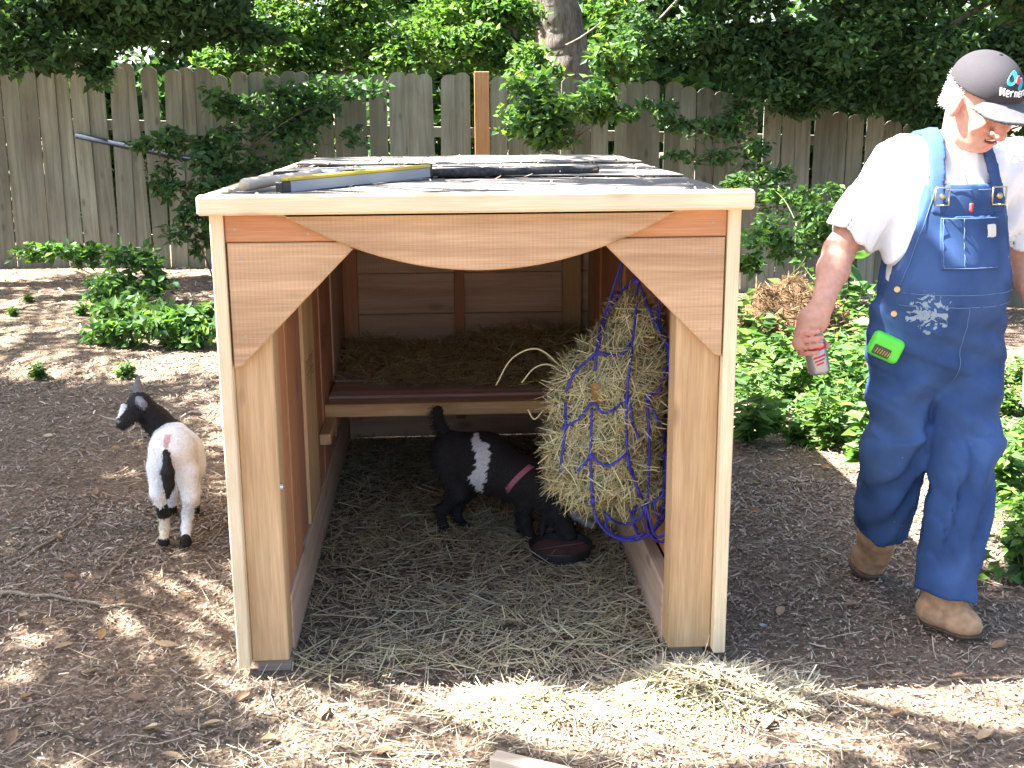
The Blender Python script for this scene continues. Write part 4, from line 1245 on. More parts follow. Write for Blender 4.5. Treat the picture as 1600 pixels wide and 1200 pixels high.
emblem('emblem_leaf', ell2(-.006, .100, .021, .0085, .62), (.02, .45, .48), .002)
emblem('emblem_leaf', ell2(.020, .088, .016, .0065, .75), (.02, .30, .38), .002)
emblem('emblem_spot', ell2(.012, .098, .011, .0062, .55), (.55, .05, .08), .0042)
# stitched white word below the emblem, built from short strokes
mb = MB()
def stroke(p0, p1, w=.0022):
    a_, b_ = on_cap(*p0, .003), on_cap(*p1, .003); Vt, Ft = tube([a_, b_], w, 6); mb.add(Vt-pc, Ft)
x = -.040
for k, gl in enumerate([[(0, 0, 0, 1.35), (0, 1.35, .9, .0), (.9, 0, .9, 1.35)], [(0, .5, .8, .5), (0, .5, .2, 1), (.2, 1, .8, 1), (.8, 1, .8, .5), (0, .5, .2, 0), (.2, 0, .8, 0)],
                        [(0, 0, 0, 1), (0, .8, .7, 1)], [(0, 0, 0, 1), (0, .9, .8, .9), (.8, .9, .8, 0)], [(0, .5, .8, .5), (0, .5, .2, 1), (.2, 1, .8, 1), (0, .5, .2, 0), (.2, 0, .8, 0)], [(0, 0, 0, 1), (0, .8, .7, 1)], [(0, 0, .4, 1), (.4, 1, .8, 0)]]):
    for (a0, b0, a1, b1) in gl:
        stroke((x+a0*.009, .062+b0*.013), (x+a1*.009, .062+b1*.013))
    x += .0125
obj('cap_lettering', mb.mesh('cap_lettering', plain('white_thread', (.75, .75, .76), .7)), cap)

# --- drink can in his right hand
can = empty('drink_can', tuple(canc+cax*.0), label='silver and red drink can in the man\'s right hand', cat='can')
prof = [(0, -.0605), (.024, -.0605), (.0262, -.058), (.0305, -.050), (.031, -.048), (.031, .050), (.0275, .058), (.024, .0605), (.022, .057), (0, .053)]
V, F = lathe(prof, 32)
V[:, 2] *= .95
az = cax; ay = front; axx = np.cross(ay, az)
T = np.stack([axx, ay, az], 1)
m, nt, bb = newmat('can_print')
tc = N(nt, 'ShaderNodeTexCoord'); sx = N(nt, 'ShaderNodeSeparateXYZ'); nt.links.new(tc.outputs['Object'], sx.inputs[0])
obj('can_body', mesh_np('can_body', V@T.T, F, plain('can_silver', (.36, .37, .40), .35, .7), smooth=True), can)
mb = MB()
for z0, z1, a0, a1 in ((-.030, -.012, 0, 2.0), (.002, .008, .1, 1.3), (.013, .018, .15, 1.1), (.023, .028, .2, .9)):
    st = np.linspace(a0, a1, 12)-.35; Vv = []
    for a_ in st:
        for z_ in (z0, z1): Vv.append((.0315*math.cos(a_+math.pi*.35+.4*z_*30), .0315*math.sin(a_+math.pi*.35+.4*z_*30), z_+.006*math.sin(a_)))
    mb.add(np.array(Vv)@T.T, [(2*i, 2*i+2, 2*i+3, 2*i+1) for i in range(11)])
obj('red_stripes', mb.mesh('red_stripes', plain('can_red', (.5, .02, .03), .4, .3)), can)

# --- tape measure on his hip
for Yq in np.arange(.02, .5, .004):
    tq = PY(1383, 540, Yq); i = np.round((tq-A(*lo))/h7).astype(int)
    if np.all(i >= 0) and np.all(i < ov.n) and ov.F[tuple(i)] < .002: break
tq = tq+A(-.006, -.020, 0)
tape = empty('tape_measure', tuple(tq), label='lime green tape measure clipped to the overalls hip', cat='tape measure')
tape.rotation_euler = (0, math.radians(24), math.radians(-6))
def rbox(dx, dy, dz, r, res=.004):
    g = Field((-dx-.02, -dy-.02, -dz-.02), (dx+.02, dy+.02, dz+.02), res)
    X, Y, Z = g.grid()
    qx, qy, qz = np.abs(X)-dx+r, np.abs(Y)-dy+r, np.abs(Z)-dz+r
    g.F = (np.sqrt(np.maximum(qx, 0)**2+np.maximum(qy, 0)**2+np.maximum(qz, 0)**2)+np.minimum(np.maximum(np.maximum(qx, qy), qz), 0)-r).astype(np.float32)
    return g
V, Qd = rbox(.046, .024, .036, .016).nets()
obj('case', mesh_np('case', V, Qd, plain('lime_plastic', (.09, .62, .05), .35), smooth=True), tape)
V, Qd = rbox(.026, .003, .014, .0025, .0015).nets()
V = V+A(-.012, -.0245, -.014); 
lb = obj('label_plate', mesh_np('label_plate', V, Qd, plain('tape_label', (.05, .05, .03), .5), smooth=True), tape)
mb = MB()
for k in range(6):
    Vt, Ft = tube([(-.030+k*.0075, -.0282, -.022), (-.027+k*.0075, -.0282, -.008)], .0011, 5); mb.add(Vt, Ft)
obj('label_strokes', mb.mesh('label_strokes', plain('tape_print', (.5, .38, .05), .6)), lb)
V, Qd = rbox(.016, .003, .028, .002, .0015).nets()
obj('belt_clip', mesh_np('belt_clip', V+A(0, .026, .002), Qd, M['steel'], smooth=True), tape)
# --- sheet in his left hand
pp = PY(1592, 560, .12)
pp = lh+A(-.03, -.015, -.055)
xs = np.linspace(-.05, .05, 8); ys = np.linspace(-.09, .05, 10)
Xp, Zp = np.meshgrid(xs, ys, indexing='ij'); Yp = .012*np.sin(Xp*30)+.02*np.cos(Zp*14)
ii = np.arange(80).reshape(8, 10); Qp = np.stack([ii[:-1, :-1], ii[1:, :-1], ii[1:, 1:], ii[:-1, 1:]], -1).reshape(-1, 4)
Vp = np.stack([Xp, Yp, Zp], -1).reshape(-1, 3)
ring = np.concatenate([ii[:, 0], ii[-1, 1:], ii[-2::-1, -1], ii[0, -2:0:-1]]); r2 = np.roll(ring, -1)
po = obj('folded_paper', mesh_np('folded_paper', np.vstack([Vp, Vp+[0, .0012, 0]]), np.vstack([Qp, Qp[:, ::-1]+80, np.stack([ring, ring+80, r2+80, r2], 1)]), plain('paper', (.7, .7, .72), .8), smooth=True),
         loc=pp, label='folded pale sheet of paper in the man\'s left hand', cat='paper')

# ------------------------------------------------------------------ things on the roof
zr = 1.312
a = PZ(437, 289, 1.318); b2 = PZ(668, 266, 1.318)
def rz_at(p): return roofz(p[1])
mid = (a+b2)/2; L = float(np.linalg.norm((b2-a)[:2])); ang = math.atan2(b2[1]-a[1], b2[0]-a[0])
lev = empty('spirit_level', (mid[0], mid[1], rz_at(mid)+.004), ang, label='aluminium and yellow spirit level lying on the shed roof', cat='level')
def lbox(name, lo_, hi_, mat, parent, bev=.0015):
    me = box_mesh(name, A(*hi_)-A(*lo_), mat, bev); o_ = obj(name, me, parent, loc=(A(*lo_)+A(*hi_))/2); return o_
M['alu'] = plain('aluminium', (.30, .31, .33), .5, .3)
M['yellow'] = plain('yellow_paint', (.55, .38, .02), .45, 0, .08)
lbox('beam', (-L/2+.03, -.011, 0), (L/2, .011, .028), M['alu'], lev)
lbox('top_rail', (-L/2+.02, -.0125, .0282), (L/2, .0125, .037), M['yellow'], lev)
lbox('bottom_rail', (-L/2+.03, -.0122, -.002), (L/2, .0122, .004), M['alu'], lev)
lbox('end_cap', (-L/2-.004, -.0135, -.002), (-L/2+.032, .0135, .0275), M['black_plastic'], lev, .003)
lbox('end_cap', (L/2+.0005, -.0135, -.002), (L/2+.010, .0135, .038), M['black_plastic'], lev, .003)
V, F = tube([(-.02, 0, .034), (.02, 0, .034)], .006, 10); obj('vial', mesh_np('vial', V, F, plain('vial', (.5, .75, .1), .1)), lev)
# hammer
a = PZ(380, 286, 1.325); b2 = PZ(535, 262, 1.325)
dh = nrm((b2-a)*A(1, 1, 0)); Lh = min(float(np.linalg.norm((b2-a)[:2])), .52)
a[2] = roofz(a[1])+.020; ham = empty('hammer', tuple(a), math.atan2(dh[1], dh[0]), label='claw hammer with pale wooden handle lying on the shed roof', cat='hammer')
V, F = tube(np.array([(0, 0, 0), (.01, 0, 0), (.10, 0, 0), (.2, 0, 0), (Lh-.06, 0, 0), (Lh, 0, 0)]), [.014, .0175, .0165, .0135, .012, .012], 14)
V[:, 1] *= 1.0
obj('handle', mesh_np('handle', V, F, M['offcut'], smooth=True), ham)
hf = Field((Lh-.08, -.10, -.04), (Lh+.06, .13, .05), .004)
hf.cone((Lh-.012, -.05, .0), (Lh-.012, -.02, .0), .0145, .012, .004).cone((Lh-.012, -.02, 0), (Lh-.012, .02, 0), .013, .014, .006)
hf.chain([(Lh-.018, .02, 0), (Lh-.022, .06, -.002), (Lh-.028, .095, -.010)], [.010, .008, .004], .005).chain([(Lh-.006, .02, 0), (Lh-.002, .06, -.002), (Lh+.004, .095, -.010)], [.010, .008, .004], .005)
V, Qd = hf.nets(); obj('head', mesh_np('hammer_head', V, Qd, M['steel'], smooth=True), ham)
# rolled felt strip
a = PZ(396, 272, 1.33); b2 = PZ(1000, 262, 1.33)
a = A(-.60, .66, 0); b2 = A(.42, .90, 0)
pts = spline([a, a+(b2-a)*.3+A(0, .03, 0), a+(b2-a)*.7+A(0, -.02, 0), b2], 8)
for p_ in pts: p_[2] = roofz(p_[1])+.018
V, F = tube(pts, .014+.002*np.sin(np.arange(len(pts))), 12)
V[:, 2] = np.where(V[:, 2] > 0, V[:, 2], V[:, 2])
rf = obj('felt_roll', mesh_np('felt_roll', V-pts[0], F, plain('black_felt', (.045, .044, .045), .95, 0, .4, 90, .08), smooth=True), loc=pts[0],
         label='thin black roll of roofing felt lying across the shed roof', cat='felt roll')
# crumbs on the roof
n = 380; p = scatter(n, -.62, .63, -.02, 2.3)
q = np.column_stack([p, roofz(p[:, 1])+.006+.014*(p[:, 1] > .8)])
V, F, C = ribbons(q, rdir(n, .2), nrm(rng.normal(0, .3, (n, 3))+[0, 0, 1]), rng.gamma(3, .009, n), rng.uniform(.0015, .008, n), rng.normal(0, .1, n), mixcol(n, LIT+[(.42, .34, .24)], .2))
obj('roof_litter', mesh_np('roof_litter', V, F, M['litter'], C), kind='stuff', label='dry needles and leaf crumbs on the shed roof felt', cat='litter')

# ------------------------------------------------------------------ fence
fence = empty('board_fence', (0, 7.7, 0), label='tall weathered grey dog-eared board fence behind the shed', cat='fence')
def fence_y(x): return 7.75-.045*x
def fence_top(x): return float(np.interp(x, [-9, -4.5, -2.8, -1.8, .3, 1.9, 2.8, 4.2, 9], [1.84, 1.81, 1.81, 1.735, 1.73, 1.63, 1.50, 1.24, .6]))
def picket_mesh(wd, ht, seed):
    r = np.random.default_rng(seed); t = .017; e = wd*.25
    pr = [(0, -wd/2), (ht-e*1.1, -wd/2), (ht-e*.25, -wd/2+e*.75), (ht, -wd/2+e*1.6), (ht, wd/2-e*1.6), (ht-e*.25, wd/2-e*.75), (ht-e*1.1, wd/2), (0, wd/2)]
    bow = r.normal(0, .004)
    V = [(x, y, -t/2+bow*4*(x/ht)*(1-x/ht)) for x, y in pr]+[(x, y, t/2+bow*4*(x/ht)*(1-x/ht)) for x, y in pr]
    n = len(pr); F = [tuple(range(n-1, -1, -1)), tuple(range(n, 2*n))]+[(i, (i+1) % n, (i+1) % n+n, i+n) for i in range(n)]
    return mesh_np('picket', V, F, M['fence_grey'])
protos = [picket_mesh(w_, 1.82, i) for i, w_ in enumerate((.138, .148, .155, .142, .150, .133))]
x = -7.6; i = 0; rf_ = np.random.default_rng(5)
while x < 7.6:
    k = int(rf_.integers(0, 6)); w_ = (.138, .148, .155, .142, .150, .133)[k]
    gap = rf_.uniform(.002, .013)
    xc = x+w_/2
    new = abs(xc-.27) < .075
    if not new:
        o_ = obj('picket', protos[k], fence)
        y_ = fence_y(xc)+rf_.normal(0, .008)-7.7; zt_ = fence_top(xc)+rf_.normal(0, .014)
        o_.matrix_basis = Matrix.Translation((xc, y_, zt_-1.82)) @ Matrix.Rotation(rf_.normal(0, .012), 4, 'Y') @ Matrix.Rotation(-.045+rf_.normal(0, .05), 4, 'Z') @ Matrix(((0, 1, 0, 0), (0, 0, 1, 0), (1, 0, 0, 0), (0, 0, 0, 1)))
    x += w_+gap
new = plank('new_picket', (.205, fence_y(.27)-7.7-.045, -.1), (.335, fence_y(.27)-7.7-.022, 1.735), M['fence_new'], fence)
new['label'] = 'new orange cedar board in the grey fence'
for z_ in (.35, 1.35):
    o_ = plank('rail', (-7.6, -.045, -.045), (7.6, -.006, .045), M['fence_grey'], fence, 'x')
    o_.matrix_basis = Matrix.Translation((0, fence_y(0)-7.7+.062, z_-.13)) @ Matrix.Rotation(-.045, 4, 'Z') @ Matrix.Rotation(.028, 4, 'Y') @ Matrix.Rotation(0, 4, 'X')
for xp in np.arange(-7.2, 7.6, 2.4):
    plank('post', (xp-.045, fence_y(xp)-7.7+.064, -.5), (xp+.045, fence_y(xp)-7.7+.15, fence_top(xp)-.08), M['fence_grey'], fence)

# ------------------------------------------------------------------ foliage
def leaves(c, size, col, up=.6, ratio=.55, droop=0.15, fold=.25, dirs=None):
    """c: centres; returns folded leaf blades"""
    n = len(c)
    d = nrm(rng.normal(0, 1, (n, 3))*A(1, 1, .6)-A(0, 0, droop)) if dirs is None else nrm(dirs)
    nn = nrm(rng.normal(0, 1, (n, 3))+A(0, 0, up*2.2))
    s = nrm(np.cross(d, nn)); nn = np.cross(s, d)
    sz = size[:, None]
    V = np.stack([c, c+d*sz*.45+s*sz*ratio/2+nn*sz*fold*.25, c+d*sz-nn*sz*.08, c+d*sz*.45-s*sz*ratio/2+nn*sz*fold*.25], 1).reshape(-1, 3)
    b_ = (np.arange(n)*4)[:, None]
    F = np.concatenate([b_+[0, 1, 2], b_+[0, 2, 3]], 0)
    return V, F, np.repeat(col, 4, 0)
def clump_pts(ctr, rad, n, shell=.5):
    v = nrm(rng.normal(0, 1, (n, 3))); r = rng.uniform(0, 1, n)**(1/3*(1-shell)+.12)
    return np.asarray(ctr)+v*r[:, None]*np.asarray(rad)
GREEN_BRIGHT = [(.11, .20, .035), (.08, .17, .035), (.15, .24, .05), (.065, .14, .04), (.10, .19, .07)]
GREEN_MID = [(.072, .145, .042), (.055, .118, .04), (.09, .168, .052), (.06, .132, .055)]
GREEN_DARK = [(.042, .088, .030), (.052, .105, .038), (.034, .074, .028), (.065, .125, .04)]
def tree(name, label, base, trunk, clumps, cols, size, limbs=True, cat='tree', group=None, barkm=None, droop=.2, sub=5, limb_r=.03, up=.6):
    """trunk: list of (point, radius); clumps: (centre, radius3, leaves)"""
    base = A(*base)
    t = empty(name, tuple(base), label=label, cat=cat, group=group)
    mb = MB()
    tp_ = np.array([p_ for p_, r_ in trunk]); tr = np.array([r_ for p_, r_ in trunk])
    if len(tp_) > 2:
        tq_ = spline(tp_, 5); tr = np.interp(np.linspace(0, 1, len(tq_)), np.linspace(0, 1, len(tr)), tr); tp_ = tq_
    V, F = tube(tp_, tr*(1+.05*np.sin(np.arange(len(tr))*2.1)), 12 if tr[0] > .05 else 7); mb.add(V-base, F)
    CV = []; CF_ = []; CC = []; off = 0
    for ctr, rad, n in clumps:
        ctr = A(*ctr); rad = A(*rad) if np.ndim(rad) else A(rad, rad, rad)
        if limbs:
            j = int(np.argmin(np.linalg.norm(tp_-ctr-A(0, 0, -.3), axis=1)))
            p0 = tp_[j]; md_ = (p0+ctr)/2+rng.normal(0, .06, 3)*np.linalg.norm(ctr-p0)
            lr = min(limb_r*(.6+.25*np.linalg.norm(ctr-p0)), tr[j]*.8)
            V, F = tube(spline([p0, md_, ctr], 4), np.linspace(lr, lr*.25, 9), 6); mb.add(V-base, F)
        for q_ in range(sub):                                   # sub-clumps give light and dark tufts
            v_ = nrm(rng.normal(0, 1, 3)); sc = ctr+v_*rad*rng.uniform(.25, .85)
            if limbs:
                V, F = tube([ctr, (ctr+sc)/2+rng.normal(0, .03, 3), sc], [max(.25*limb_r, .003), .004, .002], 4); mb.add(V-base, F)
            m_ = max(3, n//sub)
            pts_ = clump_pts(sc, rad*rng.uniform(.3, .62), m_, .2)
            tint = rng.uniform(.8, 1.2)
            V, F, C = leaves(pts_, rng.uniform(.6, 1.25, m_)*size, np.clip(mixcol(m_, cols, .18)*tint, .005, .4), up=up, droop=droop)
            CV.append(V-base); CF_.append(F+off); CC.append(C); off += len(V)
    obj('trunk', mb.mesh('trunk', barkm or M['bark'], True), t)
    obj('crown', mesh_np('crown', np.vstack(CV), np.vstack(CF_), M['leaf'], np.vstack(CC)), t, kind='stuff')
    return t

def K(u, v, Y, ru, rv, n, ry=None):
    """clump from a pixel window at depth Y"""
    c_ = PY(u, v, Y); s_ = (Y+3.1)/1860.0
    return (c_, (ru*s_, ry if ry else (ru+rv)/2*s_, rv*s_), n)

# big trunk beyond the fence
tb = PY(885, 300, 10.2); tb[2] = -.3
t0, t1, t2 = PY(888, 140, 10.2), PY(876, 60, 10.2), PY(860, -20, 10.2)
top = t2+(t2-t1)*3.5
cl = [(top+A(dx, dy, dz), (1.3, 1.3, .9), 900) for dx, dy, dz in ((0, 0, 1.6), (1.6, .6, 1.2), (-1.2, .8, 2.2), (.8, -1.0, 2.4), (-.4, 1.2, 3.2), (2.2, 1.2, 2.6))]
for _k in range(26):  # out-of-view canopy added over the fence to block sky light
    cl.append((A(rng.uniform(-1.2, 6.0), rng.uniform(5.2, 11.5), rng.uniform(5.2, 7.6)), (1.2, 1.2, .7), 420))
tree('thick_trunk_tree', 'tree with thick ridged grey trunk rising behind the fence', tb, [(tb, .36), (t0, .29), (t1, .27), (t2, .26), (top, .2), (top+A(.1, 0, 2.2), .1)], cl, GREEN_MID, .16, group='trees beyond the fence')
# sunlit shrubs beyond the fence
def shrub(name, label, clumps, cols, size, group='trees beyond the fence', cat='tree', base=None, **kw):
    cs = np.array([c_ for c_, r_, n_ in clumps]); m_ = cs.mean(0)
    bs = A(m_[0], m_[1], float(gz(m_[0], m_[1]))-.03) if base is None else A(*base)
    tr_ = .06 if kw.get('limb_r', .03) > .02 else .012
    tk = [(bs, tr_), (bs+(A(m_[0], m_[1], max(cs[:, 2].min(), bs[2]+.25))-bs)*.6, tr_*.85), (A(m_[0], m_[1], cs[:, 2].mean()), tr_*.5)]
    return tree(name, label, bs, tk, clumps, cols, size, cat=cat, group=group, **kw)
shrub('sunlit_shrub', 'bright green sunlit shrub over the fence left of the new cedar board',
      [K(430, 60, 8.9, 90, 60, 2600), K(560, 40, 9.2, 110, 70, 3200), K(500, 110, 8.7, 80, 40, 1500), K(640, 90, 8.8, 80, 45, 1800), K(350, 95, 8.7, 60, 40, 1000), K(520, -40, 9.4, 160, 60, 2200)], GREEN_BRIGHT, .085, sub=8)
shrub('sunlit_shrub', 'bright green sunlit shrub over the fence before the thick trunk',
      [K(750, 70, 8.9, 70, 55, 2200), K(790, 20, 9.0, 60, 50, 1500), K(700, 10, 9.4, 90, 60, 2200), K(830, 120, 8.6, 50, 40, 1000), K(960, 20, 9.0, 45, 40, 700)], GREEN_BRIGHT, .09, sub=8)
# dark overhanging tree on the left, leaning over the fence
bl = A(-4.9, 7.0, float(gz(-4.9, 7.0)))
tree('dark_overhanging_tree', 'dark leafy tree with boughs hanging over the left of the fence', bl,
     [(bl, .16), (bl+A(.2, .1, 1.6), .13), (bl+A(.7, .1, 2.6), .10), (bl+A(1.6, .1, 3.4), .06)],
     [K(60, 40, 7.0, 110, 60, 2300), K(40, 90, 7.1, 70, 30, 900), K(170, 25, 7.0, 90, 55, 1900), K(150, 110, 7.15, 28, 35, 420), K(330, 20, 7.1, 100, 50, 2200), K(400, 60, 7.3, 60, 35, 700), K(290, 75, 7.4, 40, 20, 200),
      K(80, -40, 7.0, 140, 60, 1800), K(280, -60, 7.0, 160, 60, 2000), (bl+A(.8, -.2, 3.6), (1.6, 1.0, .6), 1800), (bl+A(-.6, 0, 3.4), (1.2, 1.0, .7), 1500), (bl+A(2.0, 0, 3.7), (1.3, .9, .6), 1500)]+[(A(rng.uniform(-5.0, .6), rng.uniform(5.0, 7.3), rng.uniform(4.0, 5.8)), (1.0, .8, .5), 420) for _k in range(18)]+[(A(rng.uniform(-8.2, -5.4), rng.uniform(5.6, 7.2), rng.uniform(4.6, 6)), (.7, .5, .4), 200) for _k in range(6)], GREEN_DARK, .085, sub=7, limb_r=.025)  # the random high boughs are unseen, added to keep sky light off the fence
# dark overhanging tree on the right
br = A(5.6, 7.2, float(gz(5.6, 7.2)))
tree('dark_overhanging_tree', 'dense dark tree whose low boughs cover the right of the fence', br,
     [(br, .2), (br+A(-.2, 0, 1.6), .17), (br+A(-.9, 0, 2.8), .13), (br+A(-1.8, 0, 3.6), .08)],
     [K(1080, 60, 7.2, 90, 55, 2300), K(1000, 60, 7.7, 50, 50, 800), K(1200, 80, 7.0, 90, 65, 2600), K(1330, 70, 6.9, 100, 80, 3000), K(1330, 155, 6.9, 75, 32, 1500), K(1250, 140, 7.0, 50, 35, 700), K(1440, 100, 6.8, 90, 80, 2400), K(1550, 90, 6.8, 100, 90, 2400), K(1470, 190, 6.9, 60, 30, 700),
      K(1150, -30, 7.1, 140, 60, 2200), K(1350, -40, 7.0, 150, 60, 2200), K(1560, -30, 6.9, 150, 70, 2000), (br+A(-1.5, -.2, 3.6), (1.7, 1.1, .6), 2000), (br+A(-3.0, -.1, 3.2), (1.2, .9, .6), 1500), (br+A(0, 0, 3.4), (1.4, 1.1, .8), 1500)]+[(A(rng.uniform(.4, 5.5), rng.uniform(4.9, 7.2), rng.uniform(4.2, 6.3)), (1.0, .8, .5), 420) for _k in range(22)], GREEN_DARK, .085, sub=7, limb_r=.03)  # random upper clumps sit out of view, put in to darken the fence
# leafy sapling hanging over the fence beside the new board
shrub('fence_sapling', 'light green sapling in front of the fence right of the new board',
      [K(830, 150, 7.1, 45, 45, 330), K(880, 180, 7.0, 65, 45, 640), K(800, 190, 7.1, 40, 30, 180), K(960, 110, 7.0, 45, 50, 430), K(930, 165, 6.9, 55, 40, 420), K(850, 205, 7.0, 55, 30, 380), K(990, 90, 7.1, 30, 30, 160), K(985, 175, 6.9, 40, 14, 70)],
      GREEN_BRIGHT[:3]+GREEN_MID, .10, group=None, cat='sapling', sub=5, limb_r=.012, barkm=M['twig'], base=PY(870, 470, 7.0)*A(1, 1, 0)+A(0, 0, -.1))
shrub('fence_vine', 'thin green vine trailing down the boards between sapling and dark tree',
      [K(1070, 200, 7.2, 45, 18, 150), K(1120, 205, 7.2, 60, 22, 260), K(1165, 190, 7.15, 40, 30, 220), K(1110, 245, 7.1, 45, 15, 150), K(1060, 245, 7.1, 30, 10, 70), K(1040, 170, 7.2, 40, 25, 160), K(1180, 240, 7.1, 40, 25, 180), K(1150, 280, 6.9, 40, 20, 160), K(1150, 160, 7.2, 30, 25, 110)],
      GREEN_MID, .075, group=None, cat='vine', sub=5, limb_r=.008, barkm=M['twig'])
# dark climbing shrub left of the shed
shrub('climbing_shrub', 'dark shrub climbing the fence behind the left shed edge',
      [K(430, 150, 7.4, 75, 35, 330), K(350, 160, 7.4, 45, 35, 260), K(540, 150, 7.4, 60, 30, 300), K(280, 215, 7.2, 45, 25, 260), K(330, 260, 7.1, 60, 60, 420), K(270, 290, 7.2, 30, 40, 220), K(400, 210, 7.3, 75, 45, 360), K(300, 360, 7.1, 50, 40, 420), K(350, 330, 7.0, 50, 70, 460), K(470, 195, 7.4, 50, 35, 320), K(560, 215, 7.4, 30, 20, 60), K(390, 290, 7.2, 60, 50, 300), K(440, 250, 7.3, 55, 35, 180), K(320, 310, 7.1, 50, 40, 420), K(500, 165, 7.4, 50, 30, 260), K(230, 225, 7.2, 35, 12, 90)],
      GREEN_MID+GREEN_DARK, .085, group=None, cat='shrub', sub=6, limb_r=.012, barkm=M['twig'], base=PY(330, 470, 7.1)*A(1, 1, 0)+A(0, 0, -.05))
# sprawling brambles on the ground, left
def px_ground_clump(u, v, ru, h, n):
    g = PZ(u, v, 0); s_ = (g[1]+3.1)/1860.0
    return (A(g[0], g[1], float(gz(g[0], g[1]))+h), (ru*s_, ru*s_*.9, h*.95), n)
c0 = PZ(250, 530, 0)
shrub('bramble', 'low leafy bramble sprawling on the ground left of the shed',
      [px_ground_clump(250, 540, 75, .13, 480), px_ground_clump(300, 545, 55, .12, 360), px_ground_clump(190, 540, 55, .08, 200), px_ground_clump(220, 505, 60, .10, 260), px_ground_clump(320, 525, 40, .12, 200)], GREEN_MID+GREEN_BRIGHT[:2], .085,
      group=None, cat='bramble', sub=6, limb_r=.006, barkm=M['stem'], base=(c0[0], c0[1], float(gz(c0[0], c0[1]))-.01))
c0 = PZ(230, 470, 0)
shrub('bramble', 'arching bramble with pale sunlit leaves against the left of the fence',
      [K(90, 395, 6.3, 55, 18, 280), K(140, 400, 6.3, 30, 18, 120), K(220, 405, 6.0, 50, 28, 260), K(200, 440, 5.9, 50, 30, 260), K(170, 460, 5.8, 40, 25, 150), K(250, 440, 5.9, 30, 30, 120), K(190, 490, 5.5, 45, 22, 180)], GREEN_MID+GREEN_BRIGHT[:2], .085,
      group=None, cat='bramble', sub=6, limb_r=.008, barkm=M['stem'], base=(c0[0], c0[1], float(gz(c0[0], c0[1]))-.02))
# low bush at the fence foot, right of the shed
shrub('low_bush', 'low green bush against the fence foot right of the shed',
      [K(1200, 370, 5.6, 55, 38, 420), K(1260, 360, 5.7, 55, 45, 480), K(1180, 400, 5.4, 35, 30, 200), K(1300, 330, 6.4, 60, 40, 340), K(1200, 290, 6.8, 60, 35, 300), K(1330, 390, 5.6, 45, 40, 300), K(1240, 310, 6.6, 40, 30, 160)], GREEN_MID+GREEN_BRIGHT[:2], .075,
      group=None, cat='bush', sub=6, limb_r=.008, barkm=M['stem'], base=PY(1240, 470, 5.7)*A(1, 1, 0)+A(0, 0, -.12))
# broad-leaved plant by the man's arm
bp = PZ(1320, 520, 0)
pl = empty('broadleaf_plant', (bp[0], bp[1], float(gz(bp[0], bp[1]))), label='tall plant with large round leaves behind the man\'s forearm', cat='plant')
for (u, v, sz) in ((1335, 395, .20), (1330, 428, .22), (1318, 460, .18), (1345, 455, .17), (1300, 440, .13)):
    q = PY(u, v, bp[1]-.1)-A(bp[0], bp[1], float(gz(bp[0], bp[1])))
    Vt, Ft = tube(spline([A(0, 0, 0), A(q[0]*.3, q[1]*.3, q[2]*.6), q+A(0, .05, -.02)], 4), .006, 6)
    obj('stalk', mesh_np('stalk', Vt, Ft, M['stem'], smooth=True), pl)
    V = [(0, 0, 0)]+[(sz/2*(1.1*math.cos(a_)), sz/2*math.sin(a_), .02*math.cos(2*a_)) for a_ in np.linspace(0, 2*math.pi, 15)[:-1]]
    F = [(0, i+1, (i+1) % 14+1) for i in range(14)]
    lo_ = obj('leaf', mesh_np('broad_leaf', V, F, M['leaf'], np.tile([(.07, .16, .045)], (15, 1)), True), pl, loc=q)
    lo_.rotation_euler = (rng.uniform(.3, .8), rng.uniform(-.4, .4), rng.uniform(0, 6))

# weeds
def weed_mesh(seed, hgt, nst, lsz, cols):
    r = np.random.default_rng(seed); mb = MB(); c_ = []; dd = []
    for k in range(nst):
        a_ = r.uniform(0, 6.28); lean = r.uniform(.05, .95); H_ = hgt*r.uniform(.6, 1.1); b0 = A(r.normal(0, .010), r.normal(0, .010), -.01)
        tip = b0+A(math.cos(a_)*lean*H_, math.sin(a_)*lean*H_, H_)
        pts = spline([b0, (b0+tip)/2+A(0, 0, .08*H_), tip], 5)
        V, F = tube(pts, np.linspace(.004, .0015, len(pts)), 5); mb.add(V, F)
        for j in range(2, len(pts)):
            for s_ in range(3):
                a2 = r.uniform(0, 6.28); c_.append(pts[j]+r.normal(0, .008, 3)); dd.append((math.cos(a2), math.sin(a2), r.uniform(-.3, .4)))
    V, F, C = leaves(np.array(c_), r.uniform(.6, 1.3, len(c_))*lsz, mixcol(len(c_), cols, .15), up=.9, dirs=np.array(dd), ratio=.5)
    return mb.mesh('weed_stem', M['stem'], True), mesh_np('weed_leaves', V, F, M['leaf'], C)
wp = [weed_mesh(100+i, (.24, .32, .18, .40, .28, .14)[i], (7, 6, 8, 6, 9, 8)[i], (.075, .085, .06, .085, .065, .055)[i], GREEN_BRIGHT+GREEN_MID[:2]) for i in range(6)]
def weed(x, y, k, rz, label, group, s=1.0):
    e = empty('weed', (x, y, float(gz(x, y))-.002), rz, label=label, cat='weed', group=group); e.scale = (s, s, s)
    obj('stem', wp[k][0], e); obj('leaves', wp[k][1], e)
rw = np.random.default_rng(77)
spots = [(1180, 560), (1200, 590), (1230, 560), (1165, 610), (1190, 640), (1235, 620), (1260, 590), (1210, 660), (1290, 610), (1275, 650), (1310, 640), (1340, 660), (1300, 690), (1345, 700), (1360, 640), (1380, 600), (1330, 580),
         (1370, 560), (1340, 530), (1390, 545), (1330, 615), (1250, 680), (1170, 680), (1355, 725), (1385, 690), (1390, 740), (1300, 570), (1210, 530), (1160, 540), (1250, 520), (1285, 540)]
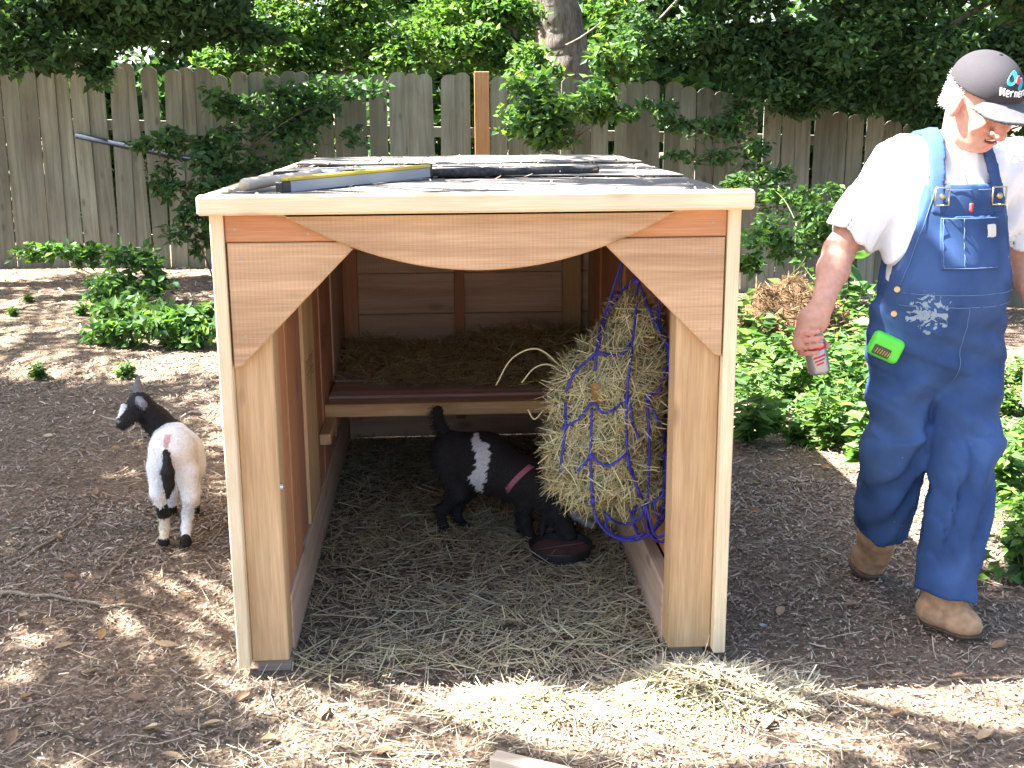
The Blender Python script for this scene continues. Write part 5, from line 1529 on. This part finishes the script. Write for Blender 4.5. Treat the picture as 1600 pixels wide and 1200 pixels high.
for u, v in spots:
    g = PZ(u, v+8, 0); weed(float(g[0]), float(g[1]), int(rw.integers(0, 6)), rw.uniform(0, 6.28), 'leafy green weed in the patch between shed and man', 'weeds between shed and man', rw.uniform(.7, 1.2)*(1.35 if v < 600 else 1))
for u, v in [(1590, 600), (1575, 640), (1598, 680), (1580, 720), (1590, 760), (1560, 600), (1600, 640), (1570, 690), (1595, 800), (1585, 850), (1600, 900), (1560, 770), (1620, 740), (1640, 690), (1650, 800), (1540, 740)]:
    g = PZ(u, v+6, 0); weed(float(g[0]), float(g[1]), int(rw.integers(0, 6)), rw.uniform(0, 6.28), 'leafy green weed growing beyond the man\'s left leg', 'weeds beyond the man', rw.uniform(.6, 1.0))
for u, v in [(60, 590), (20, 500), (45, 480), (200, 590), (130, 500)]:
    g = PZ(u, v, 0); weed(float(g[0]), float(g[1]), 5, rw.uniform(0, 6.28), 'tiny sparse weed sprouting from the litter left of the shed', 'tiny weeds left of the shed', rw.uniform(.45, .8))

gp_ = []
while len(gp_) < 2900:
    u, v = rw.uniform(1130, 1420), rw.uniform(500, 735)
    if v > 560+.9*(u-1130)*.75+60 and u < 1380: continue
    q_ = PZ(u, v, 0)
    if abs(q_[0]) < .75 and q_[1] < 2.5: continue
    gp_.append(q_)
for _k in range(900):
    q_ = PZ(rw.uniform(1520, 1680), rw.uniform(560, 920), 0); gp_.append(q_)
gp_ = np.array(gp_); th = wob(gp_[:, 0], gp_[:, 1], 91, 4, 3.5)
gp_ = gp_[th+rw.normal(0, .2, len(th)) > -.12]
gp_[:, 2] = gz(gp_[:, 0], gp_[:, 1])+rw.uniform(.005, .09, len(gp_))
V, F, C = leaves(gp_, rw.uniform(.022, .06, len(gp_)), mixcol(len(gp_), GREEN_BRIGHT, .2), up=.9, droop=-.1)
obj('weed_cover', mesh_np('weed_cover', V, F, M['leaf'], C), kind='stuff', label='low green weedy ground cover right of the shed', cat='ground cover')
# brown heap of dead needles among the weeds
bp = PZ(1225, 545, 0)
hp_ = empty('needle_heap', (bp[0], bp[1], float(gz(bp[0], bp[1]))), label='heap of dead brown pine needles beside the weeds', cat='heap')
U, T = np.meshgrid(np.linspace(0, 1, 12), np.linspace(0, 2*math.pi, 33)[:-1], indexing='ij')
Xh = .55*U*np.cos(T); Yh = .35*U*np.sin(T); Zh = .50*np.exp(-(U*1.25)**2)*(1+.4*wob(Xh, Yh, 4, 3, 7))-.08*U
ii = np.arange(U.size).reshape(U.shape); jj = np.roll(ii, -1, 1)
obj('packed_needles', mesh_np('packed_needles', np.stack([Xh, Yh, Zh], -1).reshape(-1, 3), np.stack([ii[:-1], ii[1:], jj[1:], jj[:-1]], -1).reshape(-1, 4), M['needle_core'], smooth=True), hp_)
n = 3600; r_ = np.sqrt(rng.uniform(0, 1, n)); a_ = rng.uniform(0, 6.28, n); xh = .55*r_*np.cos(a_); yh = .35*r_*np.sin(a_)
zh = .50*np.exp(-(r_*1.25)**2)*(1+.4*wob(xh, yh, 4, 3, 7))-.08*r_+rng.uniform(0, .03, n)
straw_obj('needles', np.column_stack([xh, yh, zh]), None, (.05, .16), (.002, .005), [(.15, .085, .042), (.20, .12, .062), (.11, .062, .032), (.25, .17, .09)], .35, parent=hp_, kind='stuff')

# background wood and a pale house roof glimpsed over the fence
cs = []
for k in range(150):
    x_ = rng.uniform(-13, 14); y_ = rng.uniform(13, 20); z_ = rng.uniform(.4, 8)
    cs.append((A(x_, y_, z_), A(1.3, 1.2, 1.1), 420))
for k in range(70):
    x_ = rng.uniform(-8, 9); y_ = rng.uniform(10.5, 13); z_ = rng.uniform(.3, 3.4)
    if -2.9 < x_+(y_-10.5)*.12 < -1.5: continue
    cs.append((A(x_, y_, z_), A(.9, .8, .8), 420))
CV = []; CF_ = []; CC = []; off = 0
for ctr, rad, n in cs:
    for q_ in range(5):
        sc = ctr+nrm(rng.normal(0, 1, 3))*rad*rng.uniform(.2, .9)
        V, F, C = leaves(clump_pts(sc, rad*.5, n//5, .2), rng.uniform(.7, 1.3, n//5)*.22, mixcol(n//5, GREEN_MID+GREEN_DARK, .2))
        CV.append(V); CF_.append(F+off); CC.append(C); off += len(V)
obj('distant_wood', mesh_np('distant_wood', np.vstack(CV), np.vstack(CF_), M['leaf'], np.vstack(CC)), kind='stuff', label='mass of green trees far behind the fence', cat='trees')
hb = PY(232, 100, 15.5)
house = empty('house', (float(hb[0]), 15.5, -.3), label='pale house with light grey roof glimpsed behind the fence', cat='house')
M['house_wall'] = plain('house_wall', (.55, .38, .27), .8, 0, .1, 8); M['house_roof'] = plain('house_roof', (.62, .62, .63), .6, 0, .08, 12)
lbox('wall', (-1.4, 0, 0), (.9, 3.2, 2.35), M['house_wall'], house, .01)
V = A((-1.7, -.35, 2.3), (1.2, -.35, 2.3), (1.2, 1.6, 3.1), (-1.7, 1.6, 3.1), (1.2, 3.5, 2.3), (-1.7, 3.5, 2.3))
V = np.vstack([V, V-A(0, 0, .09)])
F = [(0, 1, 2, 3), (3, 2, 4, 5), (7, 6, 9, 8), (8, 9, 11, 10), (0, 6, 7, 1), (1, 7, 8, 2), (2, 8, 10, 4), (4, 10, 11, 5), (5, 11, 9, 3), (3, 9, 6, 0)]
obj('roof', mesh_np('roof', V, F, M['house_roof']), house)
lbox('window', (-.5, -.03, 1.0), (.2, .02, 1.9), plain('window_dark', (.04, .05, .06), .1), house)

# ------------------------------------------------------------------ shade tree left of the yard (out of frame), its crown throws the dappled shade
st = A(-6.1, 2.3, float(gz(-6.1, 2.3)))
shade = []
def shade_at(x, y, r, n, h):
    c_ = A(x, y, 0)+TOSUN/TOSUN[2]*h
    shade.append((c_, (r, r, r*.55), n))
rs = np.random.default_rng(3)
def patchy(x0, x1, y0, y1, cnt, r=(.22, .42), n=70, h=(4.0, 5.6), skip=()):
    for _ in range(cnt):
        x_, y_ = rs.uniform(x0, x1), rs.uniform(y0, y1); r_ = rs.uniform(*r)
        if any(((x_-a_)/ra)**2+((y_-b_)/rb)**2 < 1 for a_, b_, ra, rb in skip): continue
        shade_at(x_, y_, r_, int(n*(r_/.3)**2), rs.uniform(*h))
holes = [(-1.0, .62, .34, .30), (-1.25, 2.95, .25, .6), (-.85, .25, .2, .2), (-.3, -.28, .5, .2), (.75, -.3, .6, .2)]
patchy(-3.6, -.95, .9, 3.7, 120, skip=holes)
patchy(-3.0, -.75, -1.2, 1.0, 75, skip=holes)
patchy(-2.8, -1.5, 1.9, 3.6, 40, skip=holes); patchy(-1.5, -.62, -.7, .15, 20, r=(.10, .24), skip=[(-.85, .25, .2, .2)]); patchy(-.6, 1.6, -.75, -.42, 15, r=(.08, .17)); patchy(-3.4, -1.6, 4.0, 4.9, 18, r=(.15, .3)); patchy(-4.8, -2.2, 5.0, 6.6, 16, r=(.18, .35))
patchy(-.7, 1.6, -.9, -.42, 26, r=(.08, .20), n=60, skip=[(-.25, -.35, .35, .12)])
patchy(.2, 1.5, -.1, 2.3, 34, r=(.12, .26), n=70, h=(3.4, 5)); patchy(1.5, 2.0, .0, .6, 22, r=(.14, .22), n=80, h=(3.6, 5))           # thin dapple on the roof
tree('shade_tree', 'spreading tree left of the yard shading the litter', st,
     [(st, .24), (st+A(.15, 0, 1.8), .2), (st+A(.7, 0, 3.3), .16), (st+A(1.4, -.2, 4.4), .09)], shade, GREEN_MID, .11, sub=4, limb_r=.02)

# ------------------------------------------------------------------ fallen leaves, sticks, offcut, pole
lm = [dead_leaf_mesh('fallen_leaf', L_, W_, cu, 40+i, c_) for i, (L_, W_, cu, c_) in enumerate([(.058, .028, .05, (.40, .29, .18)), (.045, .025, -.05, (.30, .19, .11)), (.062, .030, .07, (.46, .37, .25)), (.038, .024, .1, (.33, .20, .10)), (.05, .024, .03, (.25, .16, .10))])]
lp_ = [(100, 1010), (35, 960), (140, 1050), (90, 840), (215, 1090), (505, 1110), (140, 655), (75, 680), (40, 1085), (1288, 872), (290, 930), (190, 940), (260, 1010), (60, 720), (150, 770), (330, 1130), (420, 1150), (235, 1140),
       (160, 990), (20, 1150), (310, 870), (110, 900), (1200, 1130), (1400, 1120), (1500, 1060), (1220, 960), (1180, 800), (1250, 760), (1290, 730), (1330, 950), (1540, 1150), (600, 1170), (70, 600), (180, 700), (30, 640), (270, 1180), (380, 1090), (1450, 1170), (230, 560), (1560, 1010)]
for i, (u, v) in enumerate(lp_):
    g = PZ(u, v, 0)
    o_ = obj('fallen_leaf', lm[i % 5], loc=(g[0], g[1], float(gz(g[0], g[1]))+.012), label='curled tan dead leaf lying on the yard litter', cat='leaf', group='fallen leaves on the yard')
    o_.rotation_euler = (rng.normal(0, .25), rng.normal(0, .25), rng.uniform(0, 6.28))
def stick(pl, r0, r1, label, mat, name='stick'):
    pts = spline([PZ(u, v, 0) for u, v in pl], 6)
    pts[:, 2] = gz(pts[:, 0], pts[:, 1])+r0*.9+.004+.004*np.sin(np.arange(len(pts))*1.3)
    V, F = tube(pts, np.linspace(r0, r1, len(pts)), 7)
    return obj(name, mesh_np(name, V-pts[0], F, mat, smooth=True), loc=pts[0], label=label, cat='stick')
stick([(10, 880), (60, 855), (110, 825), (150, 797)], .006, .003, 'pale bent stick on the litter before the white goat', M['pale_twig'])
stick([(0, 925), (80, 928), (150, 940), (235, 948)], .007, .003, 'long grey stick on the sunlit litter left of the shed', M['pale_twig'])
stick([(170, 895), (190, 868), (215, 835)], .005, .002, 'forked pale twig just in front of the white goat', M['pale_twig'])
stick([(40, 1125), (100, 1145), (150, 1160)], .006, .003, 'short grey stick on the shaded litter', M['twig'])
stick([(700, 968), (720, 985), (742, 1005)], .008, .004, 'short dark stick on the straw inside the shed opening', M['twig'])
stick([(1180, 1050), (1230, 1062), (1270, 1085), (1298, 1108)], .007, .004, 'curved pale stick beside the straw heap', M['pale_twig'])
stick([(320, 850), (335, 835), (348, 818)], .004, .002, 'thin pale twig beside the left shed corner', M['pale_twig'])
# upright cane in the weeds
g = PZ(1322, 690, 0); V, F = tube([g-A(0, 0, .01), PY(1330, 650, float(g[1])), PY(1340, 625, float(g[1]))], [.008, .007, .005], 7)
obj('cane', mesh_np('cane', V-g, F, M['pale_twig'], smooth=True), loc=g, label='pale dry cane standing up in the weeds', cat='stick')
# lumber offcut in the foreground
g0 = PZ(748, 1168, .04)
ofc = plank('wood_offcut', (-.11, -.022, 0), (.11, .022, .038), M['offcut'], None, 'x', .004, label='pale lumber offcut lying in the straw at the front', cat='wood offcut')
ec = PZ(830, 1196, .02)
ofc.matrix_basis = Matrix.Translation((float(ec[0])+.01, float(ec[1]), float(gz(ec[0], ec[1]))+.024)) @ Matrix.Rotation(math.radians(-28), 4, 'Z')
# grey pole propped against the fence
a = PY(118, 212, 7.85); b2 = PY(470, 285, 7.8)
a[1] = fence_y(a[0])-.034; b2[1] = fence_y(b2[0])-.034
d_ = b2-a; end = a+d_*1.02
pts = np.array([a, a+d_*.5, end]); V, F = tube(pts, .024, 10)
po = obj('grey_pole', mesh_np('grey_pole', V-a, F, plain('grey_pipe', (.030, .036, .05), .95, 0, .2, 30, .05), smooth=True), loc=a, label='dark grey pole propped against the fence behind the shrub', cat='pole')
# scraps of foil/paper
for (u, v, lab) in ((1192, 983, 'small pale scrap of foil beside the right shed leg'), (537, 888, 'small crumpled scrap of foil on the shed floor')):
    g = PZ(u, v, 0); r_ = np.random.default_rng(u)
    V = np.array([(x_*.011, y_*.008, r_.uniform(0, .006)+.002) for x_ in (-1, 0, 1) for y_ in (-1, 0, 1)]); ii = np.arange(9).reshape(3, 3)
    obj('foil_scrap', mesh_np('foil_scrap', V, np.stack([ii[:-1, :-1], ii[1:, :-1], ii[1:, 1:], ii[:-1, 1:]], -1).reshape(-1, 4), M['alu']), loc=(g[0], g[1], float(gz(g[0], g[1]))+.012), label=lab, cat='scrap')
